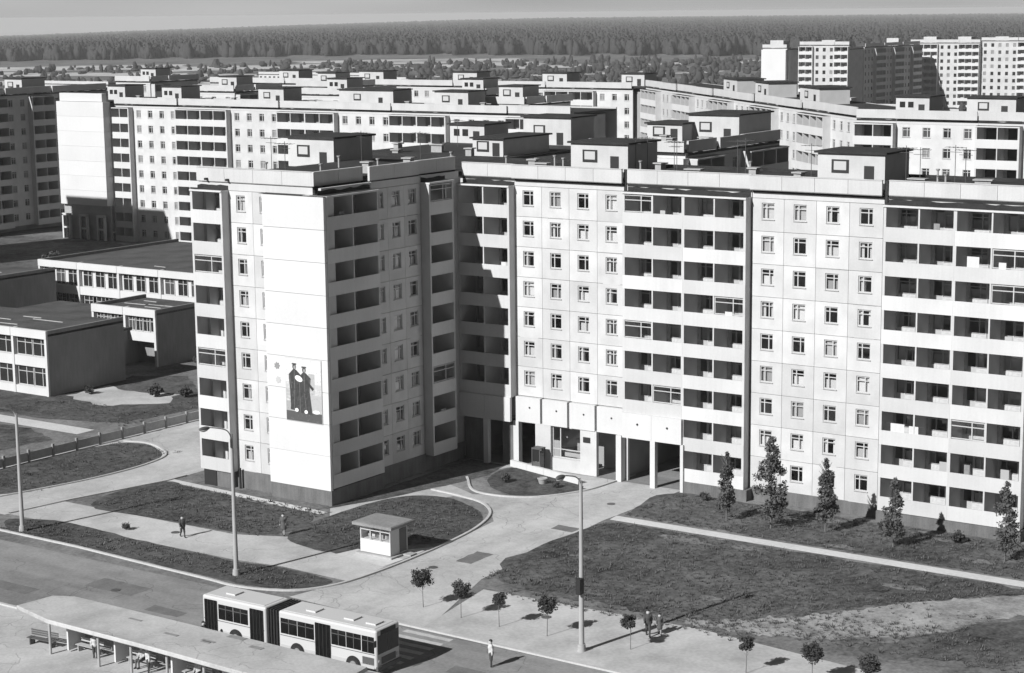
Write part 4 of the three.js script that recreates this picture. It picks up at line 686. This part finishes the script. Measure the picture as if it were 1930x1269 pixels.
{ // benches under the shelter
  const bench = (x, label) => { const b = thing('bench', label, 'bench', 'benches under the shelter', [x, 0.02, -84.3]); for (let i = 0; i < 4; i++) part(b, 'slat', box(2.2, 0.04, 0.1), M.frameOld, 0, 0.45, -0.18 + i * 0.12); for (let i = 0; i < 2; i++) part(b, 'back_slat', box(2.2, 0.1, 0.03), M.frameOld, 0, 0.65 + i * 0.16, -0.28); part(b, 'leg', box(0.08, 0.44, 0.45), M.concrete, -0.85, 0.22, 0); part(b, 'leg', box(0.08, 0.44, 0.45), M.concrete, 0.85, 0.22, 0); return b; };
  bench(-92.2, 'slatted bench in the leftmost bay of the shelter'); bench(-87.4, 'slatted bench in the second bay of the shelter'); bench(-82.4, 'slatted bench in the third bay of the shelter');
  const b = thing('bench', 'dark bench standing free at the left end of the shelter', 'bench', 'benches under the shelter', [-96.0, 0.02, -83.6], 0.1);
  for (let i = 0; i < 4; i++) part(b, 'slat', box(2.4, 0.05, 0.1), M.steelDark, 0, 0.46, -0.18 + i * 0.12); for (let i = 0; i < 3; i++) part(b, 'back_slat', box(2.4, 0.1, 0.04), M.steelDark, 0, 0.6 + i * 0.15, -0.3); part(b, 'leg', box(0.08, 0.5, 0.5), M.steelDark, -0.9, 0.25, 0); part(b, 'leg', box(0.08, 0.5, 0.5), M.steelDark, 0.9, 0.25, 0);
}
// ---------------------------------------------------------------- articulated bus, heading +x, doors on the sunny side
{
  const paint = grey(0.72, 0.35), roofP = grey(0.72, 0.5), skirt = grey(0.6, 0.5);
  const U = thing('articulated_bus', 'white articulated city bus stopped behind the shelter', 'bus', undefined, [-80.5, 0.02, -92.15], R(0.6));
  const Wd = 2.5, y0 = 0.42, y1 = 3.05;
  const shell = (len) => { const g = new RoundedBoxGeometry(len, y1 - y0, Wd, 4, 0.16); return g; };
  const rear = part(U, 'rear_body', shell(5.7), paint, -4.65, (y0 + y1) / 2, 0), front = part(U, 'front_body', shell(8.2), paint, 3.4, (y0 + y1) / 2, 0);
  part(U, 'bellows', merge(Array.from({ length: 9 }, (_, i) => at(box(0.09, i % 2 ? 2.55 : 2.42, i % 2 ? 2.46 : 2.3), -1.72 + i * 0.125, 1.78, 0))), M.black);
  const ys = (y) => y - (y0 + y1) / 2, side = Wd / 2 + 0.006;
  const win = (p, x, w, yb = 1.55, h = 1.05, nm = 'window') => { const o = part(p, nm, box(w, h, 0.02), M.busGlass, x, ys(yb + h / 2), side); part(o, 'frame', merge([at(box(w, 0.045, 0.03), 0, h * 0.22, 0.008), at(box(0.05, h, 0.03), 0, 0, 0.008)]), M.steelDark); return o; };
  const door = (p, x, w = 1.25) => { const o = part(p, 'door', box(w, 2.25, 0.03), M.busGlass, x, ys(0.55 + 1.12), side + 0.004); for (let k = 0; k < 5; k++) part(o, 'door_bar', box(0.05, 2.2, 0.03), M.black, -w / 2 + w * k / 4, 0, 0.015); return o; };
  door(rear, -2.05, 1.1); for (const [x, w] of [[-0.72, 1.3], [0.62, 1.3]]) win(rear, x, w); door(rear, 2.05, 1.15);
  for (const [x, w] of [[-3.2, 1.4], [-1.75, 1.4]]) win(front, x, w); door(front, -0.3, 1.25); for (const [x, w] of [[1.0, 1.2], [2.25, 1.2]]) win(front, x, w); win(front, 3.42, 1.0, 1.5, 1.1);
  // windscreen, shaded front, lamps, grille
  part(front, 'windscreen', box(0.03, 1.25, 2.2), M.farGlass, 4.10, ys(2.05), 0); part(front, 'windscreen_post', box(0.04, 1.25, 0.06), M.steelDark, 4.11, ys(2.05), 0);
  part(front, 'grille', box(0.04, 0.45, 1.5), M.steelDark, 4.10, ys(0.95), 0); for (const z of [-0.95, 0.95]) part(front, 'headlight', at(cyl(0.13, 0.13, 0.06), 0, 0, 0, 0, 0, Math.PI / 2), M.frame, 4.11, ys(0.95), z);
  part(front, 'bumper', box(0.16, 0.26, 2.5), M.steelDark, 4.12, ys(0.5), 0); part(front, 'side_vent', box(0.95, 0.5, 0.02), M.steelDark, 3.42, ys(0.95), side); part(front, 'mirror', box(0.06, 0.42, 0.22), M.black, 4.15, ys(2.25), 1.45); part(front, 'destination_box', box(0.05, 0.3, 1.6), M.black, 4.09, ys(2.83), 0);
  for (const p of [rear, front]) { const L = p === rear ? 5.6 : 8.1; part(p, 'skirt', box(L - 0.3, 0.3, 0.02), skirt, 0, ys(0.62), side); part(p, 'trim_strip', box(L - 0.2, 0.04, 0.03), M.steelDark, 0, ys(1.42), side - 0.004); part(p, 'roof_panel', box(L - 0.5, 0.03, Wd - 0.5), roofP, 0, ys(y1 + 0.01), 0); }
  for (const [p, x] of [[rear, -1], [front, -2], [front, 1.2], [front, 3.0]]) part(p, 'roof_hatch', merge([at(box(0.8, 0.1, 0.8), 0, 0, 0), at(box(0.05, 0.06, 0.9), 0.42, 0.03, 0)]), roofP, x, ys(y1 + 0.07), 0);
  const wheel = (x, z) => { const w = part(U, 'wheel', at(cyl(0.48, 0.48, 0.3, 24), 0, 0, 0, 0, Math.PI / 2), M.rubber, x, 0.48, z); part(w, 'rim', at(cyl(0.26, 0.28, 0.06, 18), 0, 0, 0, 0, Math.PI / 2), M.concreteDark, 0, 0, 0.15 * Math.sign(z)); };
  for (const x of [-4.5, 0.9, 5.6]) { wheel(x, 1.16); wheel(x, -1.16); }
  for (const [p, x] of [[rear, 0.15], [front, -2.5], [front, 2.2]]) part(p, 'wheel_arch', new THREE.ShapeGeometry(new THREE.Shape().absarc(0, 0, 0.62, 0, Math.PI, false)), M.black, x, ys(0.46), side + 0.012);
}
// ---------------------------------------------------------------- trees
function leafCloud(seed, n, size, inside, clumps) {
  const r = rng(seed), pos = [], nor = [], cl = [];
  for (let i = 0; i < clumps; i++) cl.push(inside(r));
  for (let i = 0; i < n; i++) {
    const c = cl[Math.floor(r() * clumps)], q = new THREE.Vector3(r() - 0.5, r() - 0.5, r() - 0.5).normalize().multiplyScalar(Math.pow(r(), 0.6) * c.w);
    const p = new THREE.Vector3(c.x, c.y, c.z).add(q), nn = new THREE.Vector3(r() - 0.5, r() - 0.2, r() - 0.5).normalize(), t = new THREE.Vector3(r() - 0.5, r() - 0.5, r() - 0.5).cross(nn).normalize(), b = nn.clone().cross(t), s = size * (0.6 + r() * 0.8);
    const v = [[-1, 0], [0, -0.6], [1, 0], [0, 0.6]].map(([a, d]) => p.clone().addScaledVector(t, a * s).addScaledVector(b, d * s));
    for (const k of [0, 1, 2, 0, 2, 3]) { pos.push(v[k].x, v[k].y, v[k].z); nor.push(nn.x, nn.y, nn.z); }
  }
  const g = new THREE.BufferGeometry(); g.setAttribute('position', new THREE.Float32BufferAttribute(pos, 3)); g.setAttribute('normal', new THREE.Float32BufferAttribute(nor, 3)); return g;
}
const ball = (R0, y, flat = 1) => (r) => { const v = new THREE.Vector3(r() - 0.5, r() - 0.5, r() - 0.5).normalize().multiplyScalar(Math.pow(r(), 0.4) * R0 * 0.75); return { x: v.x, y: y + v.y * flat, z: v.z, w: R0 * (0.28 + 0.25 * r()) }; };
const cone = (R0, y0, h) => (r) => { const t = Math.pow(r(), 1.25), a = r() * 6.283, rad = R0 * (1 - t * 0.88) * Math.sqrt(r()) * (t < 0.12 ? 0.75 : 1) * (0.7 + 0.5 * r() + 0.25 * Math.sin(a * 2 + t * 7)); return { x: Math.cos(a) * rad, y: y0 + h * t, z: Math.sin(a) * rad, w: R0 * (0.38 - 0.2 * t) }; };
function trunkGeo(h, r, seed, limbs) { const q = rng(seed), L = [bar([0, 0, 0], [0, h, 0], r, 8, r * 0.45)]; for (let i = 0; i < limbs; i++) { const a = q() * 6.28, y = h * (0.5 + 0.45 * q()), l = h * 0.17; L.push(bar([0, y, 0], [Math.cos(a) * l * 0.6, y + l * 0.8, Math.sin(a) * l * 0.6], r * 0.4, 5, r * 0.15)); } return merge(L); }
const young = [0, 1, 2, 3].map((i) => leafCloud(100 + i, [2400, 1700, 1400, 1100][i], 0.095, ball([1.0, 0.86, 0.72, 0.78][i], [2.75, 2.65, 2.6, 2.55][i], [1.0, 0.85, 0.9, 1.1][i]), [34, 15, 12, 9][i]));
const youngTrunk = trunkGeo(2.6, 0.032, 7, 5);
[[-79.2, -104.2, 0, 1.0, 'round-crowned young tree nearest the bus, fullest of the row'], [-75.5, -103.7, 1, 1.0, 'second young tree of the row, right of the fullest one'], [-72.1, -103.5, 2, 0.95, 'small young tree, third along the dusty verge'], [-68.2, -103.6, 1, 1.05, 'ragged young tree left of the lamp with the signal box'], [-62.0, -104.3, 3, 0.95, 'thin young tree beside the walking couple'], [-53.4, -104.3, 2, 0.95, 'sparse young tree below the worn lawn'], [-49.0, -104.8, 0, 0.95, 'dense oval young tree at the lower right'], [-45.2, -104.9, 0, 0.9, 'rightmost young tree, cut off by the lower edge']].forEach(([x, z, v, s, label]) => {
  const t = thing('young_tree', label, 'tree', 'young trees along the verge', [x, 0.02, z], rr(0, 6)); t.scale.set(s * 0.92, s * 0.8, s * 0.92); t.rotation.z = rr(-0.05, 0.05); part(t, 'trunk', youngTrunk, M.bark); part(t, 'crown', young[v], pick(M.leaf));
});
const poplar = [0, 1, 2].map((i) => leafCloud(200 + i, 3000, 0.12, cone([1.45, 1.25, 1.05][i], 1.2, [5.6, 5.3, 4.9][i]), 64));
const poplarTrunk = trunkGeo(5.6, 0.08, 9, 12);
[[-71.8, -136.4, 2, 0.95, 'slim poplar under the loggias left of the drainpipe gap'], [-67.6, -136.2, 0, 1.1, 'tallest broad poplar in front of the second window bay'], [-63.3, -137.4, 2, 1.0, 'narrow dark poplar between the ground-floor windows'], [-57.0, -136.4, 1, 0.85, 'small leaning poplar in front of the right loggias'], [-48.2, -137.2, 0, 0.9, 'poplar at the right edge by the corner of the block']].forEach(([x, z, v, s, label]) => {
  const t = thing('poplar_tree', label, 'tree', 'young poplars on the strip under the facade', [x, 0.02, z], rr(0, 6)); t.scale.set(s, s, s); part(t, 'trunk', poplarTrunk, M.bark); part(t, 'crown', poplar[v], M.leafPale);
});
// bushes and broad trees round the pavilions and between the blocks
const bushG = [0, 1].map((i) => leafCloud(300 + i, 900, 0.11, ball(0.8, 0.6, 0.6), 16)), broadG = [0, 1, 2].map((i) => leafCloud(320 + i, 1800, 0.36, ball(3.0, 6.2, [0.9, 1.1, 1.3][i]), 34)), broadTrunk = trunkGeo(5.4, 0.2, 12, 6);
[[-112.6, -107.6, 0.55, 'round bush standing on the pavement left of the lamp'], [-150.5, -149.2, 1.3, 'spreading bush on the lawn before the nearest pavilion'], [-147.4, -150.8, 1.1, 'right one of two bushes on the pavilion lawn'], [-158.0, -146.4, 0.9, 'bush by the foot of the grey side wall'], [-160.5, -166.5, 1.0, 'bush beside the undercut pavilion'], [-232, -219, 2.6, 'large bush behind the wide roof, nearest the porch openings'], [-222, -217, 2.2, 'second large bush behind the wide pavilion roof'], [-209, -216, 1.8, 'rightmost bush behind the wide pavilion roof'], [-246, -221, 2.4, 'dark bush left of the porch openings'], [-95, -137.5, 0.8, 'bush in the flower bed by the archway'], [-90, -138.2, 0.6, 'low plant at the right of the flower bed'], [-76.5, -141.3, 0.7, 'added shrub in place of a shadow at the wall below the lowest left loggias'], [-70.2, -141.6, 0.8, 'added shrub in place of a shadow at the wall between the first two poplars'], [-65.6, -141.4, 0.75, 'added shrub in place of a shadow at the wall behind the narrow poplar'], [-59.4, -140.4, 0.85, 'added shrub in place of a shadow at the wall left of the leaning poplar'], [-53.2, -140.2, 0.9, 'added shrub in place of a shadow at the wall right of the leaning poplar']].forEach(([x, z, s, label]) => { const t = thing('bush', label, 'bush', undefined, [x, 0.02, z], rr(0, 6)); t.scale.setScalar(s); part(t, 'foliage', pick(bushG), pick(M.leaf)); part(t, 'stem', cyl(0.05, 0.07, 0.5, 6), M.bark, 0, 0.2, 0); });  // the low ones at the wall are added where only shadows lie
{
  const q = rng(91), spots = [];
  for (let i = 0; i < 14; i++) spots.push([-480 + q() * 190, -330 - q() * 200, 'tree among the blocks of the left background']);
  for (const [x, z, label] of spots) { const t = thing('broad_tree', label, 'tree', label.replace(/^\S+ tree |^tree /, 'trees '), [x, 0, z], q() * 6); t.scale.setScalar(0.7 + q() * 0.7); part(t, 'trunk', broadTrunk, M.bark); part(t, 'crown', broadG[Math.floor(q() * 3)], M.leaf[Math.floor(q() * 3)]); }
}
// the far forest and the scrub before it: uncountable, one mass each
function woodland(name, n, seed, place, base) {
  const g = merge([0, 1].map((k) => { const q = rng(seed + k), s = new THREE.IcosahedronGeometry(0.5, 1), p = s.attributes.position; for (let i = 0; i < p.count; i++) { const h = 0.7 + 0.6 * Math.abs(Math.sin(p.getX(i) * 9 + k) * Math.cos(p.getZ(i) * 8 + p.getY(i) * 7)); p.setXYZ(i, p.getX(i) * h, p.getY(i) * h, p.getZ(i) * h); } for (let i = 0; i < p.count; i++) { const v = new THREE.Vector3().fromBufferAttribute(p, i).normalize(); s.attributes.normal.setXYZ(i, v.x, v.y, v.z); } s.scale(k ? 0.7 : 0.95, k ? 0.8 : 0.9, k ? 0.7 : 0.95); s.translate(k ? 0.3 : 0, k ? -0.1 : 0.1, k ? 0.2 : 0); return s; }));
  const im = new THREE.InstancedMesh(g, base, n), m = new THREE.Matrix4(), q = rng(seed), c = new THREE.Color();
  for (let i = 0; i < n; i++) { const [x, y, z, s, h] = place(q, i); m.compose(new THREE.Vector3(x, y, z), new THREE.Quaternion().setFromAxisAngle(new THREE.Vector3(0, 1, 0), q() * 6), new THREE.Vector3(s, h, s)); im.setMatrixAt(i, m); const v = 0.88 + q() * 0.26; im.setColorAt(i, c.setRGB(v, v, v)); }
  im.name = name; im.userData.kind = 'stuff'; tag(im, name === 'forest' ? 'dark forest covering the plain up to the skyline' : 'scattered scrub and trees on the plain before the forest', name === 'forest' ? 'forest' : 'scrub'); scene.add(im);
}
const pol = (az, d) => [-Math.sin(R(az)) * d, -Math.cos(R(az)) * d];
const fn = lattice(40, 40, 61);
woodland('forest', 230000, 501, (q) => { let az, u; do { az = 14 + q() * 41; u = q(); } while (fn(az * 0.37, u * 3.1) < 0.3 && u > 0.12); const near = az > 36 ? 1950 : 1500 + (az - 14) * 18, d = near * Math.pow(5.5, Math.pow(u, 1.25)) + 120 * fn(az * 0.11, 0.3) + 60 * fn(az * 0.53, 0.7), [x, z] = pol(az, d), s = (4 + q() * 3) * (1 + Math.max(0, d - 2200) / 4200), h = (9 + q() * 6) * (0.7 + 0.7 * fn(az * 0.21, d * 0.0007)); return [x, farDrop(x, z) + h * 0.38, z, s, h]; }, grey(0.05, 1));
woodland('scrub', 4200, 502, (q) => { let az, d; do { az = 15 + q() * 39; d = 640 + 1000 * Math.pow(q(), 0.9); } while (fn(az * 0.09, d * 0.0009) < (az > 39 ? 0.62 : 0.45)); const [x, z] = pol(az, d), s = 2.2 + q() * q() * 6, h = 2.5 + q() * q() * 7; return [x, h * 0.3, z, s, h]; }, grey(0.06, 1));

// ---------------------------------------------------------------- people
function body(pose, cloth, seed) {
  const J = pose, B = [];
  const add = (a, b, ra, rb, c) => B.push([J[a], J[b], ra, rb, c]);
  add('hipC', 'chest', 0.145, 0.165, 0); add('chest', 'neck', 0.16, 0.075, 0); add('neck', 'head', 0.06, 0.1, 2); add('head', 'crown', 0.105, 0.095, 2);
  for (const s of ['L', 'R']) { add('chest', 'sh' + s, 0.12, 0.085, 0); add('sh' + s, 'el' + s, 0.072, 0.055, 0); add('el' + s, 'wr' + s, 0.055, 0.038, 0); add('wr' + s, 'ha' + s, 0.036, 0.03, 2); add('hipC', 'hp' + s, 0.13, 0.12, 1); add('hp' + s, 'kn' + s, 0.115, 0.075, 1); add('kn' + s, 'an' + s, 0.072, 0.05, 1); add('an' + s, 'to' + s, 0.05, 0.04, 3); }
  if (cloth.skirt) { add('hipC', 'hem', 0.18, 0.24, cloth.skirt > 0 ? 0 : 1); }
  const N = 64, mc = new MarchingCubes(N, grey(0.5), false, false, 60000), half = 1.02, cy = 0.92;
  const bs = B.map(([a, b, ra, rb, c]) => { const d = [b[0] - a[0], b[1] - a[1], b[2] - a[2]]; return [a, d, d[0] * d[0] + d[1] * d[1] + d[2] * d[2] + 1e-9, ra, rb, c]; });
  const dist = (x, y, z) => { let s = 0, best = 9, col = 0; for (const [a, d, l, ra, rb, c] of bs) { const px = x - a[0], py = y - a[1], pz = z - a[2]; const t = Math.min(1, Math.max(0, (px * d[0] + py * d[1] + pz * d[2]) / l)); const e = Math.hypot(px - d[0] * t, py - d[1] * t, pz - d[2] * t) - (ra + (rb - ra) * t); s += Math.exp(-e * 42); if (e < best) { best = e; col = c; } } return [-Math.log(s + 1e-30) / 42, col]; };
  for (let k = 0; k < N; k++) for (let j = 0; j < N; j++) for (let i = 0; i < N; i++) mc.field[k * N * N + j * N + i] = -dist((i / N * 2 - 1) * half, (j / N * 2 - 1) * half + cy, (k / N * 2 - 1) * half)[0];
  mc.isolation = 0; mc.update();
  const n = mc.count, pos = new Float32Array(n * 3), nor = new Float32Array(n * 3), col = new Float32Array(n * 3), cc = [cloth.top, cloth.legs, 0.42, 0.03];
  for (let i = 0; i < n; i++) { const x = mc.positionArray[i * 3] * half, y = mc.positionArray[i * 3 + 1] * half + cy, z = mc.positionArray[i * 3 + 2] * half; pos.set([x, y, z], i * 3); nor.set([mc.normalArray[i * 3], mc.normalArray[i * 3 + 1], mc.normalArray[i * 3 + 2]], i * 3); const v = cc[dist(x, y, z)[1]]; col.set([v, v, v], i * 3); }
  const g = new THREE.BufferGeometry(); g.setAttribute('position', new THREE.BufferAttribute(pos, 3)); g.setAttribute('color', new THREE.BufferAttribute(col, 3)); g.computeVertexNormals(); return g;
}
const P3 = (o) => o;
const stride = (k, arm = 1) => P3({ hipC: [0, 0.95, 0], chest: [0, 1.28, 0.02], neck: [0, 1.48, 0.02], head: [0, 1.6, 0.04], crown: [0, 1.68, 0.03], hem: [0, 0.62, 0], shL: [0.18, 1.4, 0.02], shR: [-0.18, 1.4, 0.02], elL: [0.24, 1.13, -0.1 * k * arm], elR: [-0.24, 1.13, 0.12 * k * arm], wrL: [0.23, 0.9, -0.06 * k], wrR: [-0.23, 0.92, 0.26 * k * arm], haL: [0.22, 0.82, -0.04 * k], haR: [-0.22, 0.85, 0.31 * k * arm], hpL: [0.1, 0.9, 0], hpR: [-0.1, 0.9, 0], knL: [0.1, 0.5, 0.16 * k], knR: [-0.1, 0.49, -0.02 * k], anL: [0.1, 0.08, 0.26 * k], anR: [-0.1, 0.12, -0.3 * k], toL: [0.11, 0.045, 0.42 * k], toR: [-0.11, 0.05, -0.17 * k] });
const sitting = P3({ hipC: [0, 0.58, 0], chest: [0, 0.95, -0.02], neck: [0, 1.15, 0.0], head: [0, 1.27, 0.04], crown: [0, 1.35, 0.03], hem: [0, 0.55, 0.2], shL: [0.18, 1.07, 0], shR: [-0.18, 1.07, 0], elL: [0.24, 0.8, 0.06], elR: [-0.24, 0.8, 0.06], wrL: [0.14, 0.68, 0.26], wrR: [-0.14, 0.68, 0.26], haL: [0.1, 0.66, 0.34], haR: [-0.1, 0.66, 0.34], hpL: [0.1, 0.56, 0.02], hpR: [-0.1, 0.56, 0.02], knL: [0.12, 0.52, 0.44], knR: [-0.12, 0.52, 0.44], anL: [0.12, 0.08, 0.44], anR: [-0.12, 0.08, 0.5], toL: [0.12, 0.045, 0.6], toR: [-0.12, 0.045, 0.66] });
const skinM = new THREE.MeshStandardMaterial({ vertexColors: true, roughness: 0.9 });
const bodies = { walkDark: body(stride(1), { top: 0.05, legs: 0.045 }, 1), walkLight: body(stride(0.8), { top: 0.55, legs: 0.07 }, 2), dress: body(stride(0.6), { top: 0.08, legs: 0.3, skirt: 1 }, 3), stand: body(stride(0.12), { top: 0.5, legs: 0.05 }, 4), sit: body(sitting, { top: 0.4, legs: 0.08 }, 5) };
const hairG = (() => { const g = new THREE.SphereGeometry(0.112, 14, 10, 0, Math.PI * 2, 0, Math.PI * 0.62); g.scale(1, 1.05, 1.08); return g; })();
function person(kind, x, z, turn, label, scale = 1) {
  const p = thing('person', label, 'person', undefined, [x, 0.02, z], turn); p.scale.setScalar(scale); const sit = kind === 'sit';
  part(p, 'body', bodies[kind], skinM); part(p, 'hair', hairG, M.black, 0, sit ? 1.34 : 1.67, 0.015); return p;
}
person('walkDark', -107, -108.5, R(60), 'person in dark clothes walking alone on the pavement by the lamp', 1.02);
person('dress', -100.3, -113.3, R(20), 'dark-clothed person at the tip of the lawn left of the kiosk', 1.05);
person('walkDark', -62.4, -107.3, R(30), 'taller of two dark figures walking on the dusty verge', 1.06);
person('dress', -61.9, -108.0, R(30), 'shorter of two dark figures walking on the dusty verge', 0.85);
person('stand', -67.9, -96.5, R(-40), 'person with pale top standing in the road near the lower edge', 1.05);
person('walkDark', -86.6, -89.4, R(90), 'dark figure waiting between shelter and bus', 1.0);
person('stand', -91.0, -83.7, R(40), 'person standing beside the leftmost shelter bay', 1.0);
person('sit', -87.2, -84.25, 0, 'person seated on the bench in the second shelter bay', 1.0);
person('stand', -86.0, -83.6, R(-30), 'person in pale shirt standing in the second shelter bay', 1.0);
person('sit', -82.2, -84.25, 0, 'person seated on the bench in the third shelter bay', 1.0);
// washing hung out on loggias
for (const [x, y, w, h, label] of [[-53.6, 22.05, 1.0, 1.15, 'white sheet hanging in a right-hand loggia, second storey from top'], [-59.6, 8.05, 1.2, 0.85, 'pale washing in the right loggias, third storey from the ground'], [-58.2, 8.0, 0.8, 0.8, 'second piece of pale washing, third storey from the ground'], [-51.2, 21.9, 0.6, 0.8, 'small white cloth in the last loggia, second storey from top'], [-75.2, 16.2, 0.7, 0.6, 'white cloth over a loggia rail near the downpipe gap'], [-98.6, 18.9, 0.5, 0.8, 'white shirt drying in a loggia by the inner corner']]) {
  const t = thing('washing', label, 'laundry', 'washing hung on the loggias', [x, y, -142.95]); const g = new THREE.PlaneGeometry(w, h, 12, 6), p = g.attributes.position; for (let i = 0; i < p.count; i++) p.setZ(i, 0.03 * Math.sin(p.getX(i) * 14) * (0.5 - p.getY(i) / h)); g.computeVertexNormals(); part(t, 'cloth', g, grey(0.78, 1, { side: THREE.DoubleSide })); part(t, 'line', box(w + 0.7, 0.012, 0.012), M.steelDark, 0, h / 2, 0);
}

scene.traverse((o) => { if (o.isMesh) { o.castShadow = true; o.receiveShadow = true; } });
renderer.render(scene, camera);
